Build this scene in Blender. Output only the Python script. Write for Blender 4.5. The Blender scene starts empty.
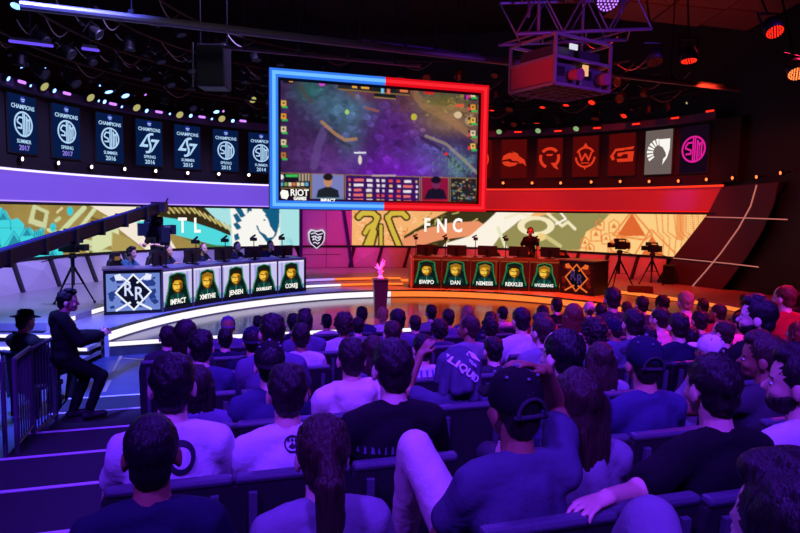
import bpy, math, random
import numpy as np
from mathutils import Vector, Matrix, noise
from mathutils.bvhtree import BVHTree

# ------------------------------------------------------------------ camera
SC = bpy.context.scene
COL = SC.collection
ZC, FPX = 2.5, 622.0
PITCH, ROLL = math.radians(4.92), math.radians(0.8)
cam = bpy.data.objects.new('camera', bpy.data.cameras.new('camera'))
COL.objects.link(cam)
cam.data.sensor_width = 36.0
cam.data.lens = 36.0 * FPX / 800.0
cam.data.clip_start = 0.05
CAMROT = Matrix.Rotation(math.pi / 2 - PITCH, 3, 'X') @ Matrix.Rotation(ROLL, 3, 'Z')
cam.matrix_world = Matrix.Translation((0, 0, ZC)) @ CAMROT.to_4x4()
SC.camera = cam
SC.view_settings.view_transform = 'Standard'
SC.view_settings.look = 'None'
SC.view_settings.gamma = 1.0
SC.view_settings.use_curve_mapping = False
SC.view_settings.exposure = 0.0

# ------------------------------------------------------------------ world and lights
w = bpy.data.worlds.new('world'); SC.world = w; w.use_nodes = True
w.node_tree.nodes['Background'].inputs[0].default_value = (0.010, 0.006, 0.03, 1)
w.node_tree.nodes['Background'].inputs[1].default_value = 0.25

def spot(loc, target, col, watts, deg=60, blend=0.6, rad=0.25):
    l = bpy.data.lights.new('stage_spot', 'SPOT'); l.color = col; l.energy = watts
    l.spot_size = math.radians(deg); l.spot_blend = blend; l.shadow_soft_size = rad
    o = bpy.data.objects.new('stage_spot', l); COL.objects.link(o); o.location = loc
    o.rotation_euler = (Vector(target) - Vector(loc)).to_track_quat('-Z', 'Y').to_euler()
    return o
def area(loc, target, col, watts, sx, sy):
    l = bpy.data.lights.new('house_light', 'AREA'); l.shape = 'RECTANGLE'; l.size = sx; l.size_y = sy
    l.color = col; l.energy = watts
    o = bpy.data.objects.new('house_light', l); COL.objects.link(o); o.location = loc
    o.rotation_euler = (Vector(target) - Vector(loc)).to_track_quat('-Z', 'Y').to_euler()
    return o
BLUE, LILAC, RED, VIO = (0.10, 0.12, 1.0), (0.36, 0.27, 1.0), (1.0, 0.018, 0.010), (0.14, 0.022, 1.0)
# stage wash: blue and lilac over the blue team's half, red over the other
spot((-4.6, 12.0, 7.3), (-8.4, 15.2, 0.8), LILAC, 2700, 64)
spot((-1.5, 9.5, 7.3), (-6.6, 11.6, 0.5), LILAC, 2000, 50)
spot((-3.8, 15.4, 7.3), (-6.2, 19.2, 0.8), LILAC, 1900, 52)
spot((-3.6, 12.0, 7.3), (-3.0, 13.6, 0.3), BLUE, 4200, 56)
spot((-4.0, 5.5, 7.3), (-4.2, 9.2, 0.0), BLUE, 12000, 44)
spot((-3.9, 1.8, 7.2), (-3.5, 6.4, 0.7), VIO, 1300, 36)
spot((1.2, 16.0, 7.3), (1.6, 21.4, 0.7), RED, 2000, 74)
spot((4.4, 15.0, 7.3), (6.6, 19.6, 0.7), RED, 2200, 70)
spot((6.4, 12.0, 7.3), (8.4, 16.6, 0.7), RED, 1200, 60)
spot((4.6, 13.2, 7.3), (2.0, 14.6, 0.3), (1.0, 0.045, 0.008), 10000, 60)
spot((1.4, 10.2, 7.3), (0.6, 13.2, 0.3), (1.0, 0.03, 0.03), 9000, 44)
spot((-0.6, 10.0, 7.3), (-1.4, 13.6, 0.3), (0.7, 0.02, 1.0), 3600, 34)
spot((-1.4, 16.2, 7.3), (-2.4, 21.4, 1.0), (0.9, 0.02, 0.8), 1200, 32)
spot((-0.5, 9.6, 7.0), (-5.3, 14.8, 1.6), (1.0, 0.9, 0.95), 1300, 20)
spot((5.6, 14.0, 5.6), (8.0, 17.9, 2.98), (0.25, 0.06, 1.0), 420, 13, 1.0)
# house wash over the audience
spot((-2.2, -1.6, 7.2), (-0.9, 3.6, 0.9), VIO, 2800, 56, 0.7, 0.4)
spot((1.6, -1.6, 7.2), (1.4, 3.8, 0.9), VIO, 2800, 56, 0.7, 0.4)
spot((4.6, -0.4, 7.2), (3.6, 4.6, 0.9), VIO, 2000, 54, 0.7, 0.4)
spot((-0.2, 1.4, 7.3), (0.2, 6.0, 0.6), VIO, 2100, 60, 0.7, 0.4)
spot((-0.5, 8.4, 7.2), (0.2, 4.2, 0.8), VIO, 2200, 60, 0.7, 0.4)
spot((7.2, 10.5, 6.8), (4.6, 7.6, 0.9), (1.0, 0.02, 0.10), 2600, 62)
spot((6.2, 2.0, 6.8), (5.6, 7.0, 0.9), (0.9, 0.02, 0.30), 2400, 54)
# small unseen lamps added below the rig to brighten it
spot((-2.6, 3.6, 4.6), (-2.4, 8.2, 6.4), (0.75, 0.72, 1.0), 90, 70)
spot((4.4, 5.2, 4.4), (2.4, 8.6, 4.8), (0.25, 0.05, 1.0), 380, 40)
spot((0.2, 6.4, 4.2), (2.0, 8.4, 4.6), (1.0, 0.05, 0.10), 200, 36)
spot((5.2, 11.0, 4.6), (6.6, 15.3, 7.4), (1.0, 0.05, 0.02), 500, 50)
spot((-6.4, 8.0, 4.4), (-5.0, 12.0, 6.6), (0.30, 0.25, 1.0), 320, 74)
spot((2.6, 9.6, 4.6), (3.6, 16.0, 6.6), (1.0, 0.06, 0.03), 120, 70)

# ------------------------------------------------------------------ pixel helpers
def ray(px, py):
    return (CAMROT @ Vector(((px - 400) / FPX, -(py - 266.5) / FPX, -1))).normalized()
def at_z(px, py, z):
    r = ray(px, py); t = (z - ZC) / r.z
    return Vector((0, 0, ZC)) + r * t
def at_d(px, py, d):
    r = ray(px, py)
    return Vector((0, 0, ZC)) + r * (d / r.y)
def to_px(p):
    q = CAMROT.transposed() @ (Vector(p) - Vector((0, 0, ZC)))
    return (400 + FPX * q.x / -q.z, 266.5 - FPX * q.y / -q.z)
WX, WY, WR = 0.35, 13.0, 9.05                  # the curved back wall is an arc about this point
def W(phi, z, off=0.0):
    r = WR - off
    return Vector((WX + r * math.sin(phi), WY + r * math.cos(phi), z))
def cyl(px, py, off=0.0):
    r = ray(px, py); R = WR - off
    a = r.x ** 2 + r.y ** 2; b = -2 * (r.x * WX + r.y * WY); c = WX ** 2 + WY ** 2 - R * R
    t = (-b + math.sqrt(max(0, b * b - 4 * a * c))) / (2 * a)
    p = Vector((0, 0, ZC)) + r * t
    return math.atan2(p.x - WX, p.y - WY), p.z
TH = math.atan(0.3); CT, ST = math.cos(TH), math.sin(TH)
RV, FV = Vector((CT, ST, 0)), Vector((-ST, CT, 0))   # along a seat row / down the rake
def UW(u, wv, z=0.0):
    return RV * u + FV * wv + Vector((0, 0, z))

# ------------------------------------------------------------------ materials
def lin(c):
    return tuple(((v / 255) / 12.92 if v / 255 <= 0.04045 else ((v / 255 + 0.055) / 1.055) ** 2.4) for v in c)
MATS = {}
def mat(name, col, rough=0.6, metal=0.0, emit=None, strength=1.0, bump=0.0, scale=30.0, vary=0.0, stretch=None, spec=0.5):
    if name in MATS: return MATS[name]
    m = bpy.data.materials.new(name); m.use_nodes = True
    nt = m.node_tree; b = nt.nodes['Principled BSDF']
    c = lin(col)
    b.inputs['Base Color'].default_value = (*c, 1); b.inputs['Roughness'].default_value = rough
    b.inputs['Metallic'].default_value = metal; b.inputs['Specular IOR Level'].default_value = spec
    if emit is not None:
        b.inputs['Emission Color'].default_value = (*lin(emit), 1); b.inputs['Emission Strength'].default_value = strength
    if bump or vary:
        tc = nt.nodes.new('ShaderNodeTexCoord'); n = nt.nodes.new('ShaderNodeTexNoise')
        n.inputs['Scale'].default_value = scale; n.inputs['Detail'].default_value = 4
        if stretch:
            mp = nt.nodes.new('ShaderNodeMapping'); mp.inputs['Scale'].default_value = stretch
            nt.links.new(tc.outputs['Object'], mp.inputs['Vector']); nt.links.new(mp.outputs[0], n.inputs['Vector'])
        else:
            nt.links.new(tc.outputs['Object'], n.inputs['Vector'])
        if vary:
            mx = nt.nodes.new('ShaderNodeMix'); mx.data_type = 'RGBA'
            mx.inputs['A'].default_value = (*[v * (1 - vary) for v in c], 1)
            mx.inputs['B'].default_value = (*[min(1, v * (1 + vary)) for v in c], 1)
            nt.links.new(n.outputs[0], mx.inputs['Factor']); nt.links.new(mx.outputs['Result'], b.inputs['Base Color'])
        if bump:
            bp = nt.nodes.new('ShaderNodeBump'); bp.inputs['Strength'].default_value = bump; bp.inputs['Distance'].default_value = 0.02
            nt.links.new(n.outputs[0], bp.inputs['Height']); nt.links.new(bp.outputs[0], b.inputs['Normal'])
    MATS[name] = m
    return m
def glow(name, col, strength=1.0, sample=False):
    if name in MATS: return MATS[name]
    m = bpy.data.materials.new(name); m.use_nodes = True; nt = m.node_tree; nt.nodes.clear()
    o = nt.nodes.new('ShaderNodeOutputMaterial'); e = nt.nodes.new('ShaderNodeEmission')
    e.inputs[0].default_value = (*lin(col), 1); e.inputs[1].default_value = strength
    nt.links.new(e.outputs[0], o.inputs[0])
    m.cycles.emission_sampling = 'FRONT' if sample else 'NONE'
    MATS[name] = m
    return m
def screen_mat(name, strength=1.0):
    if name in MATS: return MATS[name]
    m = bpy.data.materials.new(name); m.use_nodes = True; nt = m.node_tree; nt.nodes.clear()
    o = nt.nodes.new('ShaderNodeOutputMaterial'); e = nt.nodes.new('ShaderNodeEmission')
    a = nt.nodes.new('ShaderNodeAttribute'); a.attribute_name = 'picture'
    e.inputs[1].default_value = strength
    nt.links.new(a.outputs['Color'], e.inputs[0]); nt.links.new(e.outputs[0], o.inputs[0])
    m.cycles.emission_sampling = 'NONE'
    MATS[name] = m
    return m
BLACK = mat('black_paint', (14, 14, 16), 0.55)
DARKMETAL = mat('dark_metal', (28, 28, 32), 0.4, 0.6)
STEEL = mat('steel', (130, 130, 138), 0.35, 0.9)
DRAPE = mat('black_drape', (9, 9, 11), 0.9, bump=0.4, scale=14, stretch=(3, 3, 0.4))
CARPET = mat('dark_carpet', (38, 38, 46), 0.9, bump=0.3, scale=120, vary=0.25)
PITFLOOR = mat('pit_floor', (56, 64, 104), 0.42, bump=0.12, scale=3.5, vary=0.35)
NOSING = mat('nosing_strip', (215, 210, 225), 0.45)
STAGE = mat('stage_gloss', (62, 60, 68), 0.17, bump=0.012, scale=6, vary=0.25, spec=0.35)
TIER = mat('stage_tier', (150, 148, 156), 0.35, bump=0.02, scale=8, vary=0.08)
PANEL = mat('facet_panel', (205, 203, 214), 0.5, vary=0.05, scale=2)
RISERDARK = mat('riser_dark', (22, 22, 26), 0.5)
SEATFAB = mat('seat_fabric', (16, 16, 22), 0.75, bump=0.25, scale=200, vary=0.2)
SEATRAIL = mat('seat_rail', (74, 74, 90), 0.5, bump=0.15, scale=90)  # rim highlight of the seat tops put into this paler colour

# ------------------------------------------------------------------ mesh helpers
class MB:
    def __init__(s): s.v = []; s.f = []
    def add(s, v, f):
        n = len(s.v); s.v += [tuple(p) for p in v]; s.f += [tuple(i + n for i in q) for q in f]; return s
    def box(s, c, d, rot=None):
        x, y, z = d[0] / 2, d[1] / 2, d[2] / 2
        vs = [Vector((i, j, k)) for i in (-x, x) for j in (-y, y) for k in (-z, z)]
        if rot is not None: vs = [rot @ p for p in vs]
        vs = [p + Vector(c) for p in vs]
        return s.add(vs, [(0, 1, 3, 2), (4, 6, 7, 5), (0, 4, 5, 1), (2, 3, 7, 6), (0, 2, 6, 4), (1, 5, 7, 3)])
    def bar(s, a, b, wd, ht):
        a, b = Vector(a), Vector(b); d = b - a
        q = d.to_track_quat('Y', 'Z').to_matrix()
        return s.box((a + b) / 2, (wd, d.length, ht), q)
    def cone(s, a, b, r0, r1, n=10):
        a, b = Vector(a), Vector(b); q = (b - a).to_track_quat('Z', 'Y').to_matrix()
        vs = []
        for p, r in ((a, r0), (b, r1)):
            for i in range(n):
                t = 2 * math.pi * i / n
                vs.append(p + q @ Vector((r * math.cos(t), r * math.sin(t), 0)))
        fs = [(i, (i + 1) % n, n + (i + 1) % n, n + i) for i in range(n)]
        fs += [tuple(range(n - 1, -1, -1)), tuple(range(n, 2 * n))]
        return s.add(vs, fs)
    def tube(s, pts, r, n=8):
        for a, b in zip(pts[:-1], pts[1:]): s.cone(a, b, r, r, n)
        return s
    def lathe(s, prof, c=(0, 0, 0), n=16, rot=None):
        c = Vector(c); vs = []
        for r, z in prof:
            for i in range(n):
                t = 2 * math.pi * i / n
                p = Vector((r * math.cos(t), r * math.sin(t), z))
                vs.append((rot @ p if rot is not None else p) + c)
        fs = []
        for k in range(len(prof) - 1):
            for i in range(n):
                j = (i + 1) % n
                fs.append((k * n + i, k * n + j, (k + 1) * n + j, (k + 1) * n + i))
        fs += [tuple(range(n - 1, -1, -1)), tuple(range((len(prof) - 1) * n, len(prof) * n))]
        return s.add(vs, fs)
    def ball(s, c, r, n=10, m=6, rot=None):
        r = (r, r, r) if not hasattr(r, '__len__') else r
        c = Vector(c); vs = []; fs = []
        for k in range(1, m):
            a = math.pi * k / m - math.pi / 2
            for i in range(n):
                t = 2 * math.pi * i / n
                p = Vector((r[0] * math.cos(a) * math.cos(t), r[1] * math.cos(a) * math.sin(t), r[2] * math.sin(a)))
                vs.append((rot @ p if rot is not None else p) + c)
        for pz in (-r[2], r[2]):
            p = Vector((0, 0, pz)); vs.append((rot @ p if rot is not None else p) + c)
        b, t_ = len(vs) - 2, len(vs) - 1
        for k in range(m - 2):
            for i in range(n):
                j = (i + 1) % n; fs.append((k * n + i, k * n + j, (k + 1) * n + j, (k + 1) * n + i))
        for i in range(n):
            j = (i + 1) % n; fs.append((b, j, i)); fs.append((t_, (m - 2) * n + i, (m - 2) * n + j))
        return s.add(vs, fs)
    def capsule(s, a, b, r0, r1, n=12, h=4):
        a, b = Vector(a), Vector(b); d = b - a
        q = d.to_track_quat('Z', 'Y').to_matrix() if d.length > 1e-6 else Matrix.Identity(3)
        rings = [(a, r0, -math.pi / 2 + math.pi / 2 * k / h) for k in range(h + 1)] + [(b, r1, math.pi / 2 * k / h) for k in range(h + 1)]
        rings[0] = (a, r0, -1.45); rings[-1] = (b, r1, 1.45)
        vs = []
        for p, r, an in rings:
            for i in range(n):
                t = 2 * math.pi * i / n
                vs.append(p + q @ Vector((r * math.cos(an) * math.cos(t), r * math.cos(an) * math.sin(t), r * math.sin(an))))
        m = len(rings); fs = []
        for k in range(m - 1):
            for i in range(n):
                j = (i + 1) % n; fs.append((k * n + i, k * n + j, (k + 1) * n + j, (k + 1) * n + i))
        fs += [tuple(range(n - 1, -1, -1)), tuple(range((m - 1) * n, m * n))]
        return s.add(vs, fs)
    def prism(s, pts, h0, h1, fr=None):
        """polygon pts (2D) extruded between h0 and h1; fr maps (x, y, h) to 3D"""
        fr = fr or (lambda x, y, h: (x, y, h)); n = len(pts)
        vs = [fr(x, y, h0) for x, y in pts] + [fr(x, y, h1) for x, y in pts]
        fs = [tuple(range(n - 1, -1, -1)), tuple(range(n, 2 * n))] + [(i, (i + 1) % n, n + (i + 1) % n, n + i) for i in range(n)]
        return s.add(vs, fs)
    def arc(s, c, r0, r1, p0, p1, z0, z1, n=48):
        vs = []
        for i in range(n + 1):
            p = p0 + (p1 - p0) * i / n
            for r in (r0(p) if callable(r0) else r0, r1(p) if callable(r1) else r1):
                for z in (z0, z1): vs.append((c[0] + r * math.sin(p), c[1] + r * math.cos(p), z))
        fs = []
        for i in range(n):
            a = 4 * i; b = a + 4
            fs += [(a, a + 1, b + 1, b), (a + 2, b + 2, b + 3, a + 3), (a + 1, a + 3, b + 3, b + 1), (a, b, b + 2, a + 2)]
        fs += [(0, 2, 3, 1), (4 * n, 4 * n + 1, 4 * n + 3, 4 * n + 2)]
        return s.add(vs, fs)
    def mesh(s, name, smooth=False):
        m = bpy.data.meshes.new(name); m.from_pydata(s.v, [], s.f); m.update()
        if smooth: m.polygons.foreach_set('use_smooth', [True] * len(m.polygons))
        return m
    def build(s, name, material, parent=None, smooth=False, bevel=0.0):
        o = obj(name, s.mesh(name, smooth), material, parent)
        if bevel:
            b = o.modifiers.new('bevel', 'BEVEL'); b.width = bevel; b.segments = 2; b.limit_method = 'ANGLE'
        return o
def obj(name, me, material=None, parent=None):
    o = bpy.data.objects.new(name, me); COL.objects.link(o)
    if material is not None:
        if len(me.materials) == 0: me.materials.append(material)
        elif me.materials[0] != material:
            o.material_slots[0].link = 'OBJECT'; o.material_slots[0].material = material
    if parent is not None: o.parent = parent
    return o
def tag(o, label, cat, group=None):
    o['label'] = label; o['category'] = cat
    if group: o['group'] = group
    return o
def thing(name, label, cat, loc=(0, 0, 0), rotz=0.0, group=None):
    o = bpy.data.objects.new(name, None); COL.objects.link(o); o.empty_display_size = 0.1
    o.location = loc; o.rotation_euler = (0, 0, rotz)
    return tag(o, label, cat, group)
def struct(name, mb, m, parent=None, label=None, **k):
    o = mb.build(name, m, parent, **k)
    if parent is None: o['kind'] = 'structure'
    if label: o['label'] = label
    return o
def dup(root, loc, rotz, label=None, group=None):
    r = root.copy(); COL.objects.link(r); r.location = loc; r.rotation_euler = (0, 0, rotz)
    if label: r['label'] = label
    if group: r['group'] = group
    for ch in root.children:
        c = ch.copy(); COL.objects.link(c); c.parent = r
        for g in ch.children:
            d = g.copy(); COL.objects.link(d); d.parent = c
    return r
def children_of(o): return [c for c in o.children]
TMP = bpy.data.scenes.new('workbench')
def bake(o):
    TMP.collection.objects.link(o)
    with bpy.context.temp_override(scene=TMP, view_layer=TMP.view_layers[0]): dg = bpy.context.evaluated_depsgraph_get()
    return bpy.data.meshes.new_from_object(o.evaluated_get(dg))
TXT = {}
def text_mesh(s, size, bold=0.0, thick=0.004):
    k = (s, size, bold)
    if k not in TXT:
        cu = bpy.data.curves.new('t', 'FONT'); cu.body = s; cu.size = size; cu.align_x = 'CENTER'; cu.align_y = 'CENTER'
        cu.offset = bold; cu.extrude = thick / 2; cu.resolution_u = 3
        o = bpy.data.objects.new('t', cu); me = bake(o)
        bpy.data.objects.remove(o); bpy.data.curves.remove(cu)
        me.name = 'lettering'; me.materials.clear(); TXT[k] = me
    return TXT[k]
def lettering(s, size, m, parent, loc, bold=0.0, sx=1.0, rz=0.0, name='lettering', tilt=0.0):
    """text standing in the parent's x-z plane, read from -y"""
    o = obj(name, text_mesh(s, size, bold).copy(), m, parent)
    o.matrix_local = Matrix.Translation(loc) @ Matrix.Rotation(rz, 4, 'Z') @ Matrix.Rotation(math.pi / 2, 4, 'X') @ Matrix.Rotation(tilt, 4, 'Z') @ Matrix.Diagonal((sx, 1, 1, 1))
    return o
class Flat:
    """flat shapes in a panel's x-z plane, a few millimetres thick"""
    def __init__(s): s.p = []
    def poly(s, pts): s.p.append([tuple(p) for p in pts]); return s
    def ring(s, cx, cz, r0, r1, a0=0, a1=360, n=28, sq=1.0):
        for i in range(n):
            t0, t1 = [math.radians(a0 + (a1 - a0) * j / n) for j in (i, i + 1)]
            s.p.append([(cx + r * math.cos(t), cz + r * sq * math.sin(t)) for r, t in ((r0, t0), (r1, t0), (r1, t1), (r0, t1))] if r0 > 0 else
                       [(cx, cz), (cx + r1 * math.cos(t0), cz + r1 * sq * math.sin(t0)), (cx + r1 * math.cos(t1), cz + r1 * sq * math.sin(t1))])
        return s
    def stroke(s, pts, wd):
        for (x0, y0), (x1, y1) in zip(pts[:-1], pts[1:]):
            L = math.hypot(x1 - x0, y1 - y0) or 1; dx, dy = (x1 - x0) / L * wd / 2, (y1 - y0) / L * wd / 2
            s.p.append([(x0 - dx * .6 + dy, y0 - dy * .6 - dx), (x1 + dx * .6 + dy, y1 + dy * .6 - dx), (x1 + dx * .6 - dy, y1 + dy * .6 + dx), (x0 - dx * .6 - dy, y0 - dy * .6 + dx)])
        return s
    def build(s, name, m, parent, y=0.0, thick=0.005, k=1.0, off=(0, 0)):
        mb = MB()
        for p in s.p: mb.prism([(x * k + off[0], z * k + off[1]) for x, z in p], y - thick, y, lambda a, b, h: (a, h, b))
        return mb.build(name, m, parent)

# ------------------------------------------------------------------ pictures shown on screens
class Canvas:
    def __init__(s, x0, y0, x1, y1, k=4, bg=(0, 0, 0)):
        s.x0, s.y0, s.k = x0, y0, k; s.W, s.H = int((x1 - x0) * k), int((y1 - y0) * k)
        s.a = np.zeros((s.H, s.W, 3), np.float32); s.a[:] = lin(bg)
        s.X, s.Y = np.meshgrid((np.arange(s.W) + .5) / k + x0, (np.arange(s.H) + .5) / k + y0)
    def put(s, mask, col, al=1.0):
        c = np.array(lin(col), np.float32); s.a[mask] = s.a[mask] * (1 - al) + c * al
    def poly(s, pts, col, al=1.0):
        m = np.zeros((s.H, s.W), bool); n = len(pts)
        for i in range(n):
            (xa, ya), (xb, yb) = pts[i], pts[(i + 1) % n]
            if ya == yb: continue
            m ^= ((s.Y >= min(ya, yb)) & (s.Y < max(ya, yb)) & (s.X < (xb - xa) * (s.Y - ya) / (yb - ya) + xa))
        s.put(m, col, al)
    def ell(s, cx, cy, rx, ry, col, al=1.0):
        s.put(((s.X - cx) / rx) ** 2 + ((s.Y - cy) / ry) ** 2 < 1, col, al)
    def ringe(s, cx, cy, rx, ry, wd, col):
        d = np.sqrt(((s.X - cx) / rx) ** 2 + ((s.Y - cy) / ry) ** 2); s.put(abs(d - 1) < wd / rx, col)
    def line(s, pts, wd, col, al=1.0):
        m = np.zeros((s.H, s.W), bool)
        for (xa, ya), (xb, yb) in zip(pts[:-1], pts[1:]):
            dx, dy = xb - xa, yb - ya; L = dx * dx + dy * dy or 1
            t = np.clip(((s.X - xa) * dx + (s.Y - ya) * dy) / L, 0, 1)
            m |= (s.X - xa - t * dx) ** 2 + (s.Y - ya - t * dy) ** 2 < wd * wd / 4
        s.put(m, col, al)
    def rect(s, x0, y0, x1, y1, col, al=1.0):
        s.put((s.X >= x0) & (s.X < x1) & (s.Y >= y0) & (s.Y < y1), col, al)
    def blob(s, cx, cy, rx, ry, col, al=1.0):
        g = (np.exp(-(((s.X - cx) / rx) ** 2 + ((s.Y - cy) / ry) ** 2)) * al)[..., None]
        s.a = s.a * (1 - g) + np.array(lin(col), np.float32) * g
    def grain(s, amount, sc, seed=1, y=1.0):
        r = np.random.RandomState(seed); tot = 0
        for o, amp in ((1, 1.), (2, .6), (4, .35)):
            gw, gh = int(s.W / s.k * o / sc) + 3, int(s.H / s.k * o / sc / y) + 3
            g = r.rand(gh, gw); fx = np.linspace(0, gw - 1.01, s.W); fy = np.linspace(0, gh - 1.01, s.H)
            ix, iy = fx.astype(int), fy.astype(int); tx, ty = (fx - ix)[None], (fy - iy)[:, None]
            tot = tot + amp * (g[iy][:, ix] * (1 - tx) * (1 - ty) + g[iy][:, ix + 1] * tx * (1 - ty) + g[iy + 1][:, ix] * (1 - tx) * ty + g[iy + 1][:, ix + 1] * tx * ty)
        s.a *= (1 + amount * (tot / 1.95 - .5) * 2)[..., None]
    def at(s, px, py):
        h = max(1, s.k // 3); i = int((py - s.y0) * s.k); j = int((px - s.x0) * s.k)
        i = min(max(i, h), s.H - h - 1); j = min(max(j, h), s.W - h - 1)
        return s.a[i - h:i + h + 1, j - h:j + h + 1].mean((0, 1))
def picture(name, grid, canvas, uvf, m, parent):
    """grid: rows of 3D points; uvf(i, j, p) gives the canvas position of that point"""
    h, wd = len(grid), len(grid[0]); vs = [p for r in grid for p in r]
    fs = [(i * wd + j, i * wd + j + 1, (i + 1) * wd + j + 1, (i + 1) * wd + j) for i in range(h - 1) for j in range(wd - 1)]
    me = bpy.data.meshes.new(name); me.from_pydata([tuple(v) for v in vs], [], fs); me.update()
    ca = me.attributes.new('picture', 'FLOAT_COLOR', 'POINT')
    buf = np.ones((len(vs), 4), np.float32)
    for i in range(h):
        for j in range(wd): buf[i * wd + j, :3] = canvas.at(*uvf(i, j, grid[i][j]))
    ca.data.foreach_set('color', np.clip(buf, 0, 4).ravel())
    return obj(name, me, m, parent)
ORD = ['first', 'second', 'third', 'fourth', 'fifth', 'sixth', 'seventh', 'eighth', 'ninth', 'tenth', 'eleventh', 'twelfth', 'thirteenth', 'fourteenth', 'fifteenth', 'sixteenth', 'seventeenth', 'eighteenth', 'nineteenth', 'twentieth']
# ================================================================== the hall
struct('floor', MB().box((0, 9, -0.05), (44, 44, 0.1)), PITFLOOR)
struct('ceiling', MB().box((0, 9, 8.75), (44, 44, 0.1)), BLACK)
struct('wall_back', MB().arc((WX, WY), WR + 0.25, WR + 0.5, -2.0, 1.45, 0, 8.7, 90), BLACK)
struct('wall_east', MB().box((11.6, 6, 4.35), (0.2, 22, 8.7)), DRAPE)
struct('wall_west', MB().box((-10.6, 4, 4.35), (0.2, 12, 8.7)), DRAPE)
struct('wall_rear', MB().box((0, -6, 4.35), (24, 0.2, 8.7)), DRAPE)
NW = lambda k: (5.0 + 0.94 * k) * CT            # where tier k ends, measured down the rake
ZT = lambda k: ZC - (1.97 + 0.095 * k)
STEP = 0.94 * CT
def uwbox(mb, u0, u1, w0, w1, z0, z1):
    mb.prism([(u0, w0), (u1, w0), (u1, w1), (u0, w1)], z0, z1, lambda a, b, h: tuple(UW(a, b, h)))
    return mb
for k in range(-10, 5):
    t = struct('seating_tier', uwbox(MB(), -1.75, 10.2, NW(k) - STEP, NW(k), 0, ZT(k)), CARPET)
    uwbox(MB(), -1.75, -0.50, NW(k) - 0.035, NW(k) + 0.004, ZT(k) - 0.03, ZT(k) + 0.006).build('nosing', NOSING, t)
mk = MB()
for a, b in (((113, 372), (121, 356)), ((121, 372 - 14), (146, 360)), ((104, 392), (110, 380))):
    p, q = at_z(*a, 0.004), at_z(*b, 0.004); mk.bar(p, q, 0.05, 0.004)
struct('floor_marking_tape', mk, mat('tape', (150, 140, 110), 0.7))

# ================================================================== the stage
CX, CY = 0.8, 11.7
ZS, Z1, Z2 = 0.26, 0.45, 0.57
WHITELED = glow('white_led', (244, 236, 255), 1.2, True)
AMBERLED = glow('amber_led', (255, 120, 50), 1.3, True)
LILACLED = glow('lilac_led', (185, 150, 255), 1.2, True)
def RE(p, k=0.0):
    q = (abs(math.degrees(p)) - 40) / 60
    return 4.82 + k + (0.95 * q * q if q > 0 else 0)
def polar(r, p, z): return (CX + r * math.sin(p), CY + r * math.cos(p), z)
rad = math.radians
front = [(-4.95, 10.4), (-3.2, 11.15), (-1.5, 11.75), (0.4, 12.15), (2.4, 12.2), (4.4, 11.9), (6.6, 11.2)]
back = [(CX + RE(p, .2) * math.sin(p), CY + RE(p, .2) * math.cos(p)) for p in np.linspace(rad(86), rad(-98), 40)]
stg = struct('floor_stage', MB().prism(front + back, 0.0, ZS), STAGE)
for i, (a, b) in enumerate(zip(front[:-1], front[1:])):
    mb = MB().bar((a[0], a[1] - 0.01, ZS - 0.05), (b[0], b[1] - 0.01, ZS - 0.05), 0.02, 0.07)
    mb.build('edge_light', WHITELED if i < 3 else AMBERLED, stg)
t1 = struct('floor_desk_platform', MB().arc((CX, CY), RE, 6.85, rad(-103), rad(100), 0.0, Z1, 80), TIER)
t2 = struct('floor_upper_platform', MB().arc((CX, CY), 6.75, 10.3, rad(-101), rad(100), 0.0, Z2, 80), TIER)
t2b = struct('floor_side_platform', MB().prism([(-10, 10.35), (-5.95, 10.35), (-5.9, 11.8), (-10, 11.8)], 0, Z2 - 0.003), TIER)
for a0, a1, m in ((-103, -12.4, WHITELED), (-12.2, 100, AMBERLED)):
    mb = MB().arc((CX, CY), lambda p: RE(p, -.015), RE, rad(a0), rad(a1), ZS + 0.025, Z1 - 0.03, 50)
    mb.build('edge_light', m, t1)
    mb = MB().arc((CX, CY), lambda p: RE(p, -.03), lambda p: RE(p, .09), rad(a0), rad(a1), Z1 - 0.012, Z1 + 0.004, 50)
    mb.build('edge_trim', mat('edge_trim_black', (20, 20, 24), 0.4), t1)
    mb = MB().arc((CX, CY), 6.735, 6.75, rad(a0), rad(a1), Z1 + 0.02, Z2 - 0.02, 50)
    mb.build('edge_light', m, t2)
# centre steps between the two desks
for r, z0, z1 in ((5.85, Z1, Z1 + 0.1), (6.4, Z1 + 0.1, Z1 + 0.2)):
    s = struct('stage_step', MB().arc((CX, CY), r, 6.95, rad(-37), rad(-7), z0 if r < 6 else Z1, z1, 16), TIER)
    MB().arc((CX, CY), r - 0.012, r, rad(-37), rad(-24.5), z0 + 0.025, z1 - 0.015, 8).build('edge_light', WHITELED if r < 6 else LILACLED, s)
    MB().arc((CX, CY), r - 0.012, r, rad(-24.4), rad(-7), z0 + 0.025, z1 - 0.015, 10).build('edge_light', AMBERLED, s)
# access stairs at the stage's ends
for sx0, sx1, m, yb in ((-10.0, -4.98, WHITELED, 10.35), (6.3, 9.6, AMBERLED, 11.2)):
    s = struct('stage_stairs', MB().box(((sx0 + sx1) / 2, yb - 0.05, 0.22), (sx1 - sx0, 0.12, 0.44)), RISERDARK)
    for i, (z, dy) in enumerate(((0.42, 0.2), (0.28, 0.5), (0.14, 0.8))):
        MB().box(((sx0 + sx1) / 2, yb - dy / 2 - 0.02, z - 0.03), (sx1 - sx0, dy, 0.06)).build('tread', TIER, s)
        MB().box(((sx0 + sx1) / 2, yb - dy + 0.03, z - 0.1), (sx1 - sx0, 0.02, 0.08)).build('tread_support', RISERDARK, s)
        MB().box(((sx0 + sx1) / 2, yb - dy - 0.026, z - 0.034), (sx1 - sx0 - 0.05, 0.012, 0.05)).build('edge_light', m, s)

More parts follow.
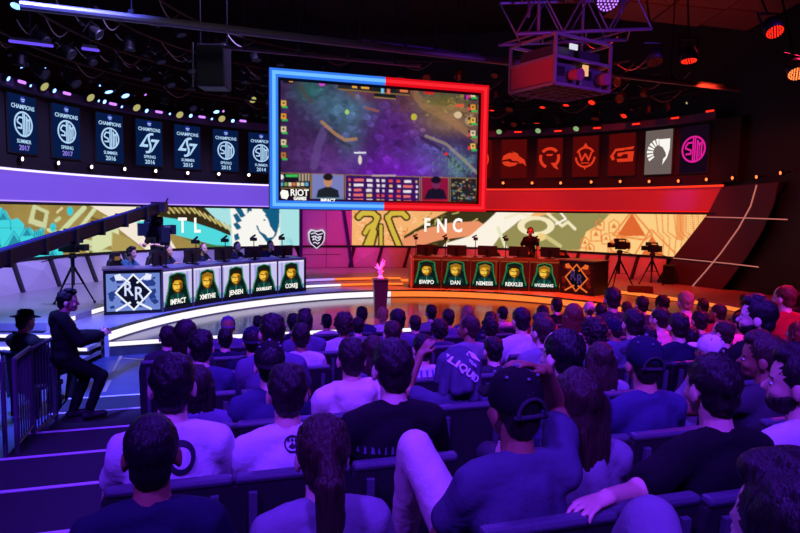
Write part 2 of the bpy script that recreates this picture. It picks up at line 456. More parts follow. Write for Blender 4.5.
# ================================================================== the curved back wall
ZB, ZTOP = 1.35, 2.57                            # LED wall
PH = lambda px, z=2.4: cyl(px, 215)[0]
pL0, pL1, pR0, pR1 = rad(-108), PH(299), PH(352), PH(690)
trim = struct('trim_1', MB().arc((WX, WY), WR - 0.03, WR + 0.26, rad(-110), PH(722), ZB - 0.07, ZB - 0.005, 80), BLACK)
struct('trim_2', MB().arc((WX, WY), WR - 0.03, WR + 0.26, rad(-110), PH(716), ZTOP + 0.005, ZTOP + 0.065, 80), BLACK)
struct('trim_3', MB().arc((WX, WY), WR - 0.06, WR + 0.26, rad(-110), PH(722), 3.38, 3.44, 80), BLACK)
# faceted panels under the LED wall
rnd = random.Random(4)
def facet_panel(p0, p1, lean, par):
    """one quad of the wall pushed out in the middle"""
    def q(s, t):
        ph = p0 + (p1 - p0) * s + lean * (t - 0.5)
        return ph, Z2 + (ZB - 0.07 - Z2) * t
    c = (0.3 + 0.4 * rnd.random(), 0.3 + 0.4 * rnd.random())
    pts = [(0, 0), (1, 0), (1, 1), (0, 1), c, (0.5 + 0.3 * (rnd.random() - .5), 0)]
    offs = [0.0, 0.0, 0.0, 0.0, 0.03 + 0.06 * rnd.random(), 0.05 * rnd.random()]
    vs = [W(*q(*p), -0.02 + o + 0.02) for p, o in zip(pts, offs)] + [W(*q(*p), -0.08) for p in pts[:4]]
    MB().add(vs, [(0, 5, 4), (5, 1, 4), (1, 2, 4), (2, 3, 4), (3, 0, 4), (0, 3, 9, 6), (1, 7, 8, 2), (3, 2, 8, 9)]).build('panel', PANEL, par)
for nm, a, b, n, lean in (('wall_panelling_blue', rad(-106), PH(300), 11, rad(-1.8)), ('wall_panelling_red', PH(352), PH(668), 11, rad(1.2))):
    par = struct(nm, MB().arc((WX, WY), WR + 0.1, WR + 0.2, a, b, Z2, ZB, 60), BLACK)
    for i in range(n):
        p0, p1 = a + (b - a) * i / n, a + (b - a) * (i + 1) / n
        facet_panel(p0 + 0.006, p1 - 0.006, lean, par)
        d0, d1 = p0 - lean / 2, p0 + lean / 2
        MB().bar(W(d0, Z2, 0.03), W(d1, ZB - 0.07, 0.03), 0.07, 0.07).build('mullion', mat('mullion_grey', (46, 44, 58), 0.5), par)
# entrance between the two LED walls
en = struct('wall_entrance', MB().arc((WX, WY), WR - 0.0, WR + 0.2, PH(300), PH(352), Z2, ZTOP + 0.06, 10), mat('entrance_panel', (190, 186, 200), 0.45, vary=0.04))
for px in (300.5, 343, 326):
    dx = 9 if px > 330 else 0
    a, b = cyl(px, 212), cyl(px + dx, 270)
    wd = 0.16 if px > 330 else (0.08 if px < 305 else 0.015)
    MB().bar(W(b[0], Z2, 0.04), W(a[0], ZTOP + 0.06, 0.04), wd, 0.1 if px != 326 else 0.012).build('pillar', mat('pillar_plum', (52, 40, 92), 0.4), en)
MB().arc((WX, WY), WR - 0.01, WR, PH(303), PH(341), 1.02, 1.035, 8).build('seam', BLACK, en)
# cove; the strips' light on its back is put into the emission
cv = struct('wall_cove_lilac', MB().arc((WX, WY), WR + 0.08, WR + 0.2, rad(-108), PH(375), ZTOP + 0.06, 3.38, 60), mat('cove_lilac', (60, 50, 84), 0.6, emit=(112, 76, 216), strength=0.95))
MB().arc((WX, WY), WR + 0.0, WR + 0.06, rad(-108), PH(375), 3.33, 3.375, 60).build('cove_strip', glow('cove_strip_lilac', (205, 190, 255), 2.0, True), cv)
MB().arc((WX, WY), WR + 0.0, WR + 0.06, rad(-108), PH(375), ZTOP + 0.07, ZTOP + 0.1, 60).build('cove_strip', LILACLED, cv)
cr = MB()
n = 60
a0 = PH(375); aT, aB = cyl(722, 188)[0], cyl(708, 215)[0]
for i in range(n + 1):
    for t in (0, 1):
        ph = a0 + ((aB if t == 0 else aT) - a0) * i / n
        cr.v.append(tuple(W(ph, ZTOP + 0.06 if t == 0 else 3.38, -0.08)))
for i in range(n): cr.f.append((2 * i, 2 * i + 1, 2 * i + 3, 2 * i + 2))
cvr = struct('wall_cove_red', cr, mat('cove_red', (130, 90, 120), 0.6, emit=(140, 8, 6), strength=0.8))
MB().arc((WX, WY), WR + 0.0, WR + 0.06, a0, aT, 3.33, 3.375, 40).build('cove_strip', glow('cove_strip_red', (255, 50, 28), 1.6, True), cvr)
MB().arc((WX, WY), WR + 0.0, WR + 0.06, a0, aB, ZTOP + 0.07, ZTOP + 0.1, 40).build('cove_strip', glow('cove_strip_red2', (230, 24, 14), 1.3, True), cvr)
# banner fascia with its lip
struct('wall_fascia', MB().arc((WX, WY), WR + 0.02, WR + 0.25, rad(-110), PH(735), 3.44, 5.12, 80), mat('fascia_black', (10, 10, 13), 0.7))
struct('trim_4', MB().arc((WX, WY), WR - 0.2, WR + 0.25, rad(-110), PH(715), 5.12, 5.32, 80), mat('fascia_lip', (70, 60, 95), 0.55))

# sail shaped end panel
def sail(px, py):
    return cyl(px, py)
sl = thing('wall_end_panel', 'dark plum sail-shaped end panel crossed by thin light strips beyond the LED wall', 'wall panel')
e_in = [(722, 187), (707, 216), (690, 238), (674, 257.5), (660, 276), (652, 291)]
e_out = [(779, 182), (774, 205), (763, 231), (748, 256), (729, 281), (714, 300)]
mb = MB(); cols = 12; rows = []
def chain(pts, t):
    x = t * (len(pts) - 1); i = min(int(x), len(pts) - 2); f = x - i
    return (pts[i][0] * (1 - f) + pts[i + 1][0] * f, pts[i][1] * (1 - f) + pts[i + 1][1] * f)
for r in range(25):
    a, b = chain(e_in, r / 24), chain(e_out, r / 24)
    for c in range(cols + 1):
        f = c / cols
        ph, z = cyl(a[0] * (1 - f) + b[0] * f, a[1] * (1 - f) + b[1] * f)
        mb.v.append(tuple(W(ph, z, 0.02)))
N0 = len(mb.v)
mb.v += [tuple(Vector((WX + (p[0] - WX) * 1.004, WY + (p[1] - WY) * 1.004, p[2]))) for p in mb.v]
for r in range(24):
    for c in range(cols):
        i = r * (cols + 1) + c
        mb.f += [(i, i + 1, i + cols + 2, i + cols + 1), (N0 + i, N0 + i + cols + 1, N0 + i + cols + 2, N0 + i + 1)]
mb.build('panel_skin', mat('sail_plum', (60, 42, 66), 0.6, bump=0.1, scale=60), sl)
STRIP = glow('sail_strip', (215, 120, 110), 0.8)
def wline(pts, name, m, par, wd=0.032):
    q = [W(*cyl(*p), 0.045) for p in pts]; mb = MB()
    for a, b in zip(q[:-1], q[1:]): mb.bar(a, b, wd * 0.5, wd)
    return mb.build(name, m, par)
wline([chain([(758, 185), (752, 206), (740, 228), (722, 253), (706, 272), (690, 290)], i / 15) for i in range(16)], 'light_strip', STRIP, sl)
wline([(707, 217), (730, 217.5), (755, 218.3), (789, 219.5)], 'light_strip', STRIP, sl, 0.026)
wline([(674, 258), (700, 260.5), (730, 263.5), (760, 267)], 'light_strip', STRIP, sl, 0.026)

# ================================================================== pictures on the LED walls
def led_wall(name, label, p0, p1f, canvas, nx, nz):
    g = []
    for i in range(nz + 1):
        z = ZTOP - (ZTOP - ZB) * i / nz
        p1 = p1f(i / nz)
        g.append([W(p0 + (p1 - p0) * j / nx, z, 0.012) for j in range(nx + 1)])
    root = thing(name, label, 'screen')
    picture('led_surface', g, canvas, lambda i, j, p: to_px(p), screen_mat('led_wall', 1.0), root)
    back = MB()
    for r in (g[0], g[-1]):
        for p in r[::8]: pass
    MB().arc((WX, WY), WR - 0.008, WR + 0.2, p0, min(p1f(0), p1f(1)), ZB, ZTOP, 50).build('led_cabinet', BLACK, root)
    return root
C = Canvas(-60, 195, 310, 300, 4, (158, 134, 72)); R = random.Random(3)
C.grain(0.22, 16, 5)
for i in range(26):                               # pale machine shapes
    x, y = R.uniform(20, 140), R.uniform(200, 255); a = R.uniform(-1.2, 1.2); L = R.uniform(4, 14)
    C.line([(x, y), (x + L * math.cos(a), y - L * math.sin(a))], R.uniform(1.5, 5), R.choice([(214, 216, 160), (196, 206, 150), (120, 98, 46), (228, 214, 160)]))
C.poly([(33, 204), (49, 211), (46, 229), (28, 223)], (205, 210, 160)); C.poly([(36, 209), (45, 213), (43, 222), (34, 219)], (142, 120, 60))
C.line([(57, 236), (84, 208)], 5, (205, 218, 165)); C.line([(74, 236), (94, 210)], 4, (212, 222, 170))
C.line([(50, 243), (118, 243)], 6, (205, 216, 165)); C.poly([(92, 232), (118, 226), (120, 240), (98, 252), (92, 250)], (214, 222, 170))
C.poly([(84, 202), (142, 204), (160, 222), (178, 252), (150, 253), (120, 230), (108, 216)], (244, 232, 214))
C.poly([(112, 232), (128, 238), (146, 252), (112, 254)], (176, 156, 88))
C.poly([(-60, 200), (0, 207), (6, 211), (11, 220), (18, 218), (24, 224), (24, 229), (30, 227), (34, 232), (44, 227), (44, 241), (62, 243), (64, 270), (-60, 290)], (66, 214, 224))
for x, y, s in ((3, 212, 6), (14, 234, 10), (27, 228, 6), (-12, 222, 9), (-24, 240, 10), (38, 246, 6), (-2, 244, 7), (52, 250, 5)):
    C.poly([(x, y), (x - s * .8, y + s * 1.4), (x + s * .8, y + s * 1.3)], (40, 140, 165))
    C.line([(x, y - 3), (x - s * 1.3, y + s * 1.7), (x - s * 1.3, y + s * 3)], 0.7, (36, 130, 150)); C.line([(x, y - 3), (x + s * 1.3, y + s * 1.7), (x + s * 1.3, y + s * 3)], 0.7, (36, 130, 150))
for i in range(5): C.rect(34 + 2 * i, 229 + 2 * (i % 2), 35.2 + 2 * i, 240, (36, 140, 160))
for x, y in ((70, 211), (53, 227.5)): C.ell(x, y, 3, 4.6, (50, 205, 215))
C.line([(-60, 228), (110, 228)], 0.5, (60, 60, 40), 0.5)
C.poly([(198, 200), (300, 204), (300, 250), (228, 250), (222, 232), (210, 220)], (170, 226, 228))
for i in range(30):
    x, y = R.uniform(205, 300), R.uniform(204, 248); a = R.uniform(0, 6.3)
    C.line([(x, y), (x + 5 * math.cos(a), y + 5 * math.sin(a)), (x + 8 * math.cos(a + .8), y + 8 * math.sin(a + .8))], 0.8, R.choice([(120, 205, 215), (215, 240, 240), (90, 190, 205)]))
C.poly([(137, 222), (160, 217), (190, 220), (212, 226), (230, 236), (230, 247), (214, 245), (200, 241), (180, 236), (152, 229), (137, 226)], (80, 218, 222))
C.poly([(198, 244), (180, 237), (214, 245), (230, 246), (230, 252), (205, 252)], (70, 120, 70))
C.poly([(160, 203), (202, 205), (213, 216), (230, 231), (231, 236), (214, 229), (196, 223), (176, 219), (158, 216)], (52, 42, 24))
for i in range(13):
    x = 163 + i * 5.2; y = 206 + max(0, i - 5) * 2.6
    C.line([(x, y), (x + 6, y + 7)], 1.5, (212, 196, 120)); C.line([(x + 4, y + 1), (x + 7, y + 5)], 0.9, (150, 128, 60))
C.poly([(230, 204), (280, 205), (280, 250), (233, 250)], (248, 246, 240))      # horse shield
C.poly([(256, 205), (280, 206), (279, 226), (276, 236), (268, 244), (262, 236), (257, 229), (258, 222), (266, 214)], (18, 92, 130))
for a in ((234, 207, 246, 216), (247, 206, 252, 212), (233, 215, 242, 221), (233, 224, 242, 228), (234, 235, 240, 239), (237, 210, 245, 215)):
    C.poly([(a[0], a[1]), (a[0] + 4, a[1] - 2), (a[2], a[3]), (a[2] - 5, a[3] + 2)], (18, 92, 130))
C.poly([(243, 250), (240, 232), (243, 218), (250, 211), (257, 212), (262, 208), (263, 213), (268, 219), (270, 226), (275, 233), (273, 237), (268, 238), (266, 235), (261, 232), (257, 228), (258, 238), (264, 250)], (248, 246, 240))
C.ell(264.5, 220, 1.2, .9, (18, 92, 130)); C.line([(257, 226), (260, 233), (266, 239), (269, 244)], 1.4, (18, 92, 130))
ledL = led_wall('led_wall', 'long curved LED wall showing cyan and olive artwork with a white horse shield', pL0, lambda t: pL1, C, 430, 52)
C2 = Canvas(340, 200, 720, 275, 4, (246, 178, 112))
for i in range(70):
    x, y = R.uniform(350, 430), R.uniform(208, 250); a = R.uniform(0, 6.3)
    C2.line([(x, y), (x + 3 * math.cos(a), y + 3 * math.sin(a)), (x + 6 * math.cos(a + 1), y + 6 * math.sin(a + 1))], 0.8, R.choice([(255, 215, 160), (226, 120, 60), (255, 196, 140)]))
C2.poly([(404, 246), (404, 236), (430, 220), (452, 209), (500, 209), (486, 222), (470, 240), (430, 250)], (60, 52, 26))
for i in range(34):
    x, y = R.uniform(404, 480), R.uniform(210, 247); C2.line([(x, y), (x + R.uniform(2, 7), y - R.uniform(0, 5))], 1.0, R.choice([(196, 180, 100), (120, 104, 44), (232, 200, 120)]))
C2.poly([(402, 240), (420, 230), (448, 223), (478, 221), (485, 225), (483, 231), (470, 236), (440, 240), (420, 246), (402, 247)], (236, 148, 104))
C2.poly([(470, 236), (486, 222), (500, 209), (540, 209), (520, 222), (505, 235), (496, 250), (440, 250), (446, 243)], (252, 242, 226))
C2.poly([(500, 236), (520, 220), (560, 212), (610, 214), (606, 225), (590, 236), (582, 250), (490, 250)], (150, 142, 84))
C2.ringe(536, 226, 15, 8, 3.5, (246, 232, 190)); C2.line([(498, 228), (506, 248)], 3.2, (230, 230, 190)); C2.line([(548, 214), (562, 226), (568, 222), (575, 229)], 3, (244, 230, 190))
C2.line([(524, 240), (545, 236), (560, 246)], 4, (206, 196, 130)); C2.line([(505, 218), (520, 213), (530, 216)], 3, (246, 232, 200)); C2.ell(541, 237, 5, 4, (240, 205, 130)); C2.line([(560, 212), (566, 219), (556, 224)], 2, (250, 245, 225))
C2.poly([(578, 255), (586, 232), (600, 224), (612, 212), (720, 212), (720, 275), (578, 275)], (252, 206, 132))
for x, y, s in ((596, 236, 5), (585, 244, 4), (606, 240, 4), (600, 226, 4), (614, 228, 5), (622, 242, 5), (590, 250, 4), (612, 248, 4)):
    C2.line([(x - s, y + s), (x - s, y - s), (x, y - 1.7 * s), (x + s, y - s), (x + s, y + s), (x - s, y + s)], 1.0, (236, 128, 60)); C2.poly([(x, y - s), (x - .5 * s, y), (x + .5 * s, y)], (226, 120, 54))
C2.poly([(632, 213), (617, 236), (646, 236)], (222, 104, 48)); C2.line([(632, 211), (613, 235), (645, 240), (652, 234), (632, 211)], 1.8, (240, 140, 70))
C2.poly([(652, 235), (640, 258), (668, 262)], (226, 110, 52)); C2.line([(650, 230), (634, 256)], 1.6, (240, 134, 66)); C2.line([(652, 230), (678, 256)], 1.6, (240, 134, 66)); C2.ringe(620, 246, 10, 8, 1.0, (236, 128, 60))
for i in range(9): C2.line([(656 + i * 6, 214), (658 + i * 6 - (i % 3), 232), (664 + i * 6, 238), (662 + i * 6, 262)], 1.0, (238, 136, 66))
C2.rect(676, 214, 684, 240, (236, 128, 60), .7)
C2.put((C2.X > 684) & ((C2.X * 1.0 % 2) < 1) & ((C2.Y * 1.0 % 2) < 1), (238, 140, 74))
YE, DK = (214, 184, 66), (66, 52, 20)                                    # the two-winged yellow emblem
for grow, col in ((3.2, DK), (0, YE)):
    g = 4.0 + grow
    C2.line([(381, 250), (381, 226)], g * .8, col)
    for s in (-1, 1):
        f = lambda x, y: (382.5 + s * (x), y)
        C2.line([f(5, 218), f(9, 213.5), f(20, 213), f(24, 217)], g * 1.15, col)
        C2.line([f(5, 217), f(9, 228), f(17, 247)], g * 1.15, col)
    C2.line([(376, 222), (368, 228), (365, 233)], g, col); C2.line([(374, 232), (370, 248)], g * 1.3, col)
ledR = led_wall('led_wall', 'long curved LED wall showing orange and cream artwork with a yellow winged emblem', pR0, lambda t: cyl(707 - 33 * t, 216 + 41 * t)[0], C2, 400, 44)
WHITEINK = glow('white_ink', (255, 252, 245), 1.0)
def wall_text(s, px, py, size, par, tilt=0.0):
    ph, z = cyl(px, py); o = lettering(s, size, WHITEINK, par, W(ph, z, 0.03), size * 0.03, 0.75, -ph, tilt=tilt); return o
for s, x in (('T', 182), ('L', 196.5)): wall_text(s, x, 226, 0.62, ledL)
for s, x, y in (('F', 427, 225.5), ('N', 442, 226.5), ('C', 457.5, 226)): wall_text(s, x, y, 0.66, ledR)
# emblem shield on the entrance wall
em = thing('wall_emblem', 'small black and white shield emblem on the magenta entrance wall', 'sign', W(PH(316.5), cyl(316.5, 238)[1], 0.02), -PH(316.5))
sh = [(-.5, .32), (-.34, .5), (0, .42), (.34, .5), (.5, .32), (.46, -.1), (.34, -.34), (0, -.62), (-.34, -.34), (-.46, -.1)]
Flat().poly(sh).build('shield', glow('emblem_white', (225, 225, 240), 0.9), em, 0, 0.02, 0.6)
f = Flat()
f.poly([(x * .86, z * .86 - .02) for x, z in sh]); f.build('shield_field', mat('emblem_ink', (22, 34, 58), 0.5), em, -0.02, 0.006, 0.6)
f = Flat()
for i in range(4):
    f.stroke([(-.34 + .05 * i, .24 - .17 * i), (-.1, .3 - .18 * i), (.05, .18 - .17 * i), (.33 - .06 * i, .26 - .17 * i)], .06)
f.ring(-.14, .02, .05, .1, n=12).ring(.16, .02, .05, .1, n=12)
f.build('shield_mark', glow('emblem_white', (225, 225, 240), 0.9), em, -0.026, 0.006, 0.6)
# ================================================================== banners
def logo_round(f):
    f.ring(0, 0, .86, 1.0, n=36)
    f.stroke([(-.14, .50), (-.46, .50), (-.66, .24), (-.62, .08), (-.22, -.06), (-.22, -.34), (-.60, -.34)], .13)
    f.stroke([(-.03, .80), (-.03, -.86)], .11).stroke([(.13, .80), (.13, -.86)], .11)
    f.stroke([(.32, -.74), (.32, .62), (.48, .30), (.66, .46), (.66, -.50)], .12).stroke([(.48, .30), (.48, -.62)], .08)
def logo_slant(f):
    for s in (1, -1):
        q = lambda x, z: (s * x, s * z)
        f.poly([q(-.26, .74), q(-.06, .86), q(-.62, -.14), q(-.12, -.14), q(-.2, -.38), q(-1.06, -.38)][::s])
    f.stroke([(.34, .84), (.06, .82), (-.1, .56), (-.06, .28), (.1, -.2), (.1, -.5), (-.06, -.8), (-.34, -.84)], .2)
def logo_bird(f):
    f.poly([(-1, -.1), (-.86, .28), (-.4, .5), (0, .46), (-.2, .62), (.3, .44), (.44, .2), (.9, -.1), (1.04, -.62), (.72, -.36), (.5, -.4), (.36, -.2), (-.1, -.16), (-.3, .02)])
    f.poly([(-1, -.24), (-.5, -.18), (-.2, -.3), (.4, -.32), (.1, -.56), (-.4, -.64), (-.8, -.5)])
def logo_ringleaf(f):
    f.ring(0, 0, .62, .86, 40, 140, 14).ring(0, 0, .62, .86, 160, 250, 12).ring(0, 0, .62, .86, -60, 20, 12)
    f.poly([(.1, -.4), (.5, -.4), (.76, -.96), (.4, -.8)]).poly([(-.3, .3), (.3, .3), (.2, .16), (-.2, .16)])
def logo_crest(f):
    f.ring(0, -.05, .66, .82, 30, 150, 14).ring(0, -.05, .66, .82, 180, 360, 20).poly([(-.3, .6), (0, 1.05), (.3, .6), (0, .72)])
    f.stroke([(-.5, .3), (-.28, -.3), (0, .2), (.28, -.3), (.5, .3)], .14).poly([(-.16, -.72), (0, -1.05), (.16, -.72)]).stroke([(-.3, -.5), (.3, -.5)], .08)
def logo_loop(f):
    f.poly([(-.9, -.1), (-.5, .46), (.4, .5), (.2, .3), (-.4, .28), (-.64, -.04), (-.5, -.3), (-.7, -.42)])
    f.poly([(-.36, -.3), (.5, -.3), (.5, .02), (.2, .02), (.3, .2), (.96, .2), (.9, -.54), (-.3, -.54)]).poly([(.4, .5), (.98, .56), (.86, .36), (.3, .34)])
    f.poly([(-.3, .14), (.34, .16), (-.06, -.14), (-.32, -.1)])
def logo_horse(f):
    f.poly([(.02, .9), (.86, .9), (.86, .2), (.7, -.4), (.36, -.9), (.4, -.5), (.62, -.3), (.56, -.06), (.3, .36), (.1, .42), (.06, .6)])
    for i in range(7):
        a = math.radians(100 + i * 19); c, s = math.cos(a), math.sin(a)
        f.poly([(.05 + .44 * c - .06 * s, .0 + .5 * s + .06 * c), (.05 + .92 * c - .1 * s, .95 * s + .1 * c), (.05 + .92 * c + .1 * s, .95 * s - .1 * c), (.05 + .44 * c + .05 * s, .5 * s - .05 * c)])
LOGOS = dict(round=logo_round, slant=logo_slant, bird=logo_bird, leaf=logo_ringleaf, crest=logo_crest, loop=logo_loop, horse=logo_horse)
NAVY = glow('banner_navy', (8, 28, 72), 0.9); ICE = glow('banner_ice', (176, 212, 246), 1.0); ICE2 = glow('banner_lilac', (150, 130, 240), 0.9)
BANR = glow('banner_red', (84, 8, 8), 0.9); BANRL = glow('banner_red_logo', (232, 58, 30), 0.9)
def banner(px, logo, l1, l2, label, grp, field, ink, ink2, tilt_ink=None):
    ph = PH(px); t = thing('team_banner', label, 'banner', W(ph, 3.72, 0.03), -ph, grp)
    MB().box((0, 0.012, 0.66), (0.96, 0.03, 1.34)).build('frame', BLACK, t)
    MB().box((0, -0.008, 0.66), (0.84, 0.012, 1.28)).build('field', field, t)
    f = Flat(); LOGOS[logo](f)
    cz = 0.66
    f.build('logo', ink, t, -0.016, 0.005, (0.285 if logo != 'slant' else 0.31) if l1 else (.37 if logo == 'round' else .41), (0, cz))
    if l1:
        lettering('CHAMPIONS', 0.135, ink, t, (0, -0.02, 1.035), 0.002, 0.92)
        lettering(l1, 0.12, ink, t, (0, -0.02, 0.27), 0.001, 0.95)
        lettering(l2, 0.16, ink2, t, (0, -0.02, 0.125), 0.003, 1.0)
        e = Flat().ring(0, 1.2, 0, .075, n=18); e.build('crest', glow('crest_blue', (66, 70, 190), 0.8), t, -0.016, 0.005)
        Flat().stroke([(-.05, 1.21), (.05, 1.21)], .02).stroke([(-.03, 1.17), (.03, 1.17)], .02).build('crest_mark', ICE, t, -0.022, 0.004)
    return t
for nb, (px, lg, a, b) in enumerate(((25, 'round', 'SUMMER', '2017'), (68, 'round', 'SPRING', '2017'), (111, 'round', 'SUMMER', '2016'), (150, 'slant', 'SPRING', '2016'),
                     (188, 'slant', 'SUMMER', '2015'), (226, 'round', 'SPRING', '2015'), (261, 'round', 'SUMMER', '2014'))):
    banner(px, lg, a, b, f'navy champions banner with {"ring" if lg == "round" else "slanted"} logo, {ORD[6 - nb]} from the hanging screen', 'navy champions banners on the curved fascia', NAVY, ICE, ICE2 if b == '2017' else ICE)
for px, lg, d in ((477, 'round', 'ring logo half behind the big screen'), (512.5, 'bird', 'orange swooping bird logo'), (548, 'leaf', 'broken ring logo'), (583.5, 'crest', 'pointed crest and W logo'), (619.5, 'loop', 'slanted loop logo')):
    banner(px, lg, None, None, f'dark red team banner with {d}', 'red team banners on the curved fascia', BANR, BANRL, BANRL)
banner(656, 'horse', None, None, 'pale grey lit team banner with white horse head logo', 'red team banners on the curved fascia', glow('banner_grey', (112, 98, 94), 0.9), glow('banner_white', (250, 246, 240), 1.0), None)
banner(691, 'round', None, None, 'near black team banner with glowing magenta ring logo', 'red team banners on the curved fascia', glow('banner_dark', (24, 8, 26), 0.8), glow('banner_magenta', (226, 30, 150), 1.0), None)

# ================================================================== hanging screen
A, B = at_d(270, 206, 13.0), at_d(485.5, 214, 14.5)
zt = (at_d(269, 65, 13.0).z + at_d(487, 88, 14.5).z) / 2; zb = (A.z + B.z) / 2
SWd = math.hypot(B.x - A.x, B.y - A.y); SHt = zt - zb; rz = math.atan2(B.y - A.y, B.x - A.x)
bs = thing('hanging_screen', 'large hanging video screen with a blue and red glowing frame over the stage', 'screen', ((A.x + B.x) / 2, (A.y + B.y) / 2, zb), rz)
FRW = 0.17
MB().box((0, 0.14, SHt / 2), (SWd, 0.2, SHt)).build('housing', BLACK, bs)
BL_, RD_ = glow('frame_blue', (50, 120, 235), 1.1, True), glow('frame_red', (225, 12, 28), 1.0, True)
BL2, RD2 = glow('frame_blue_core', (110, 185, 255), 1.1), glow('frame_red_core', (255, 40, 50), 1.0)
hx = SWd / 2
for m, m2, s in ((BL_, BL2, -1), (RD_, RD2, 1)):
    mb = MB(); mc = MB()
    for d, wd in ((mb, FRW), (mc, FRW * .4)):
        dy = 0.0 if d is mb else -0.012
        o = (FRW - wd) / 2
        d.box((s * (hx - FRW / 2), dy, SHt / 2), (wd, 0.04, SHt - 2 * o))
        for z in (FRW / 2, SHt - FRW / 2): d.box((s * (hx / 2 - o / 2 - (0 if d is mb else .0)), dy - 0.002, z), (hx - o, 0.04, wd))
    mb.build('frame_light', m, bs); mc.build('frame_light', m2, bs)
C3 = Canvas(260, 55, 495, 225, 4, (58, 30, 74))
C3.grain(0.35, 22, 7)
for cx, cy, rx, ry, c, al in ((340, 108, 30, 20, (74, 112, 140), .9), (310, 90, 16, 12, (40, 96, 92), .9), (350, 140, 12, 26, (70, 116, 130), .5), (440, 105, 34, 18, (112, 104, 44), .9),
                              (455, 122, 34, 12, (150, 112, 84), .85), (430, 160, 34, 20, (86, 82, 150), .8), (455, 168, 16, 14, (70, 120, 120), .7), (392, 172, 46, 20, (112, 22, 178), .9), (395, 130, 26, 30, (86, 30, 128), .8),
                              (300, 150, 20, 40, (64, 36, 88), .8), (372, 90, 20, 10, (120, 50, 70), .7), (405, 105, 12, 14, (110, 60, 60), .6), (325, 165, 25, 18, (110, 60, 150), .6)):
    C3.blob(cx, cy, rx, ry, c, al)
def tone(x, y):
    q = [((300, 150, 34, 46), (56, 30, 80)), ((338, 108, 30, 24), (70, 108, 130)), ((312, 88, 16, 12), (40, 96, 90)), ((350, 150, 18, 26), (84, 84, 150)), ((395, 130, 22, 34), (76, 30, 124)), ((392, 175, 40, 18), (120, 26, 186)),
         ((440, 100, 34, 16), (118, 104, 46)), ((455, 122, 34, 14), (148, 112, 78)), ((430, 160, 30, 20), (80, 78, 150)), ((458, 168, 18, 14), (74, 112, 110)), ((375, 90, 16, 9), (118, 52, 74)), ((330, 170, 22, 18), (96, 52, 140))]
    ws = [math.exp(-((x - k[0]) / k[2]) ** 2 - ((y - k[1]) / k[3]) ** 2) for k, _ in q]; s = sum(ws) + .05
    return tuple((sum(w_ * c_[n] for w_, (_, c_) in zip(ws, q)) + .05 * (58, 30, 74)[n]) / s for n in range(3))
for i in range(420):                               # overlapping rocks and shrubs of the game's ground
    x, y = R.uniform(278, 478), R.uniform(78, 176); s = R.uniform(1.5, 6.5) * (1 if i < 260 else .55); k = R.uniform(.62, 1.4); cl = tuple(min(255, v * k) for v in tone(x, y)); a0 = R.uniform(0, 6.3)
    C3.poly([(x + s * R.uniform(.6, 1.2) * math.cos(a0 + t), y + .7 * s * R.uniform(.6, 1.2) * math.sin(a0 + t)) for t in (0, 1.1, 2.2, 3.2, 4.3, 5.3)], cl, .5)
    if i % 3 == 0: C3.line([(x - s * .8, y - s * .3), (x, y - s * .7), (x + s * .7, y - s * .2)], .7, tuple(min(255, v * 1.4) for v in cl), .3)
C3.grain(0.35, 9, 12); C3.grain(0.3, 3, 13)
for p, wd, cc_ in (([(414, 92), (424, 106), (446, 117), (478, 140)], 7.5, (160, 116, 80)), ([(424, 106), (450, 108), (478, 112)], 4, (150, 112, 76)), ([(314, 166), (318, 146), (324, 130)], 8, (100, 76, 140)), ([(322, 122), (334, 133), (345, 140), (356, 139)], 3.4, (200, 146, 84)), ([(326, 130), (336, 139), (350, 146)], 3.4, (44, 34, 58)), ([(366, 108), (378, 111)], 3, (160, 96, 60)),
                   ([(426, 136), (446, 144), (464, 160), (478, 174)], 3.0, (168, 152, 128)), ([(422, 138), (442, 150), (470, 178)], 3.4, (30, 20, 36)), ([(300, 84), (306, 96), (312, 102)], 3.5, (84, 62, 50)), ([(338, 84), (350, 92), (354, 96)], 4, (110, 78, 50)), ([(412, 86), (411, 98)], 5, (116, 66, 48))):
    C3.line(p, wd, cc_, .55)
for i in range(70):
    x, y = R.gauss(455, 10), R.gauss(165, 7); C3.line([(x, y), (x + R.uniform(-2, 3), y - R.uniform(1, 3.5))], .7, (112, 150, 128), .7)
for i in range(40):
    x, y = R.uniform(416, 476), R.uniform(88, 104); C3.line([(x, y), (x + R.uniform(-2, 2), y - 2)], 1.2, R.choice([(150, 140, 60), (84, 92, 40), (170, 130, 70)]), .7)
C3.ell(322, 84, 3, 2, (214, 70, 214)); C3.ell(347, 112, 2.2, 2.4, (170, 210, 110)); C3.ell(414, 117, 3, 3.4, (190, 180, 60)); C3.ell(360, 160, 1.8, 4.5, (230, 214, 210)); C3.ell(458, 115, 4, 3.4, (220, 190, 150)); C3.ell(470, 121, 5, 5, (170, 140, 110))
C3.rect(354, 152, 366, 153.6, (235, 235, 240)); C3.rect(455, 104, 464, 107, (220, 90, 60)); C3.ell(446, 154, 2, 1.4, (225, 40, 50)); C3.ell(398, 88, 5, 2.4, (150, 90, 60))
def slope(x): return (x - 378) * 0.085
def hud(x0, y0, x1, y1, c, al=1.0):
    y = slope((x0 + x1) / 2); C3.poly([(x0, y0 + slope(x0)), (x1, y0 + slope(x1)), (x1, y1 + slope(x1)), (x0, y1 + slope(x0))], c, al)
hud(338, 84.5, 410, 92, (20, 24, 30), .85); hud(374, 84, 396, 97, (24, 30, 34)); hud(338, 92, 410, 93, (150, 116, 60)); hud(374, 97, 396, 98, (170, 130, 70)); hud(352, 87, 357, 90, (235, 170, 60)); hud(361, 87, 369, 90, (225, 170, 60)); hud(400, 87, 408, 90, (230, 120, 70)); hud(424, 87, 434, 90, (200, 40, 40)); hud(381, 88, 384, 93, (120, 200, 230)); hud(387, 88, 390, 93, (240, 110, 90))
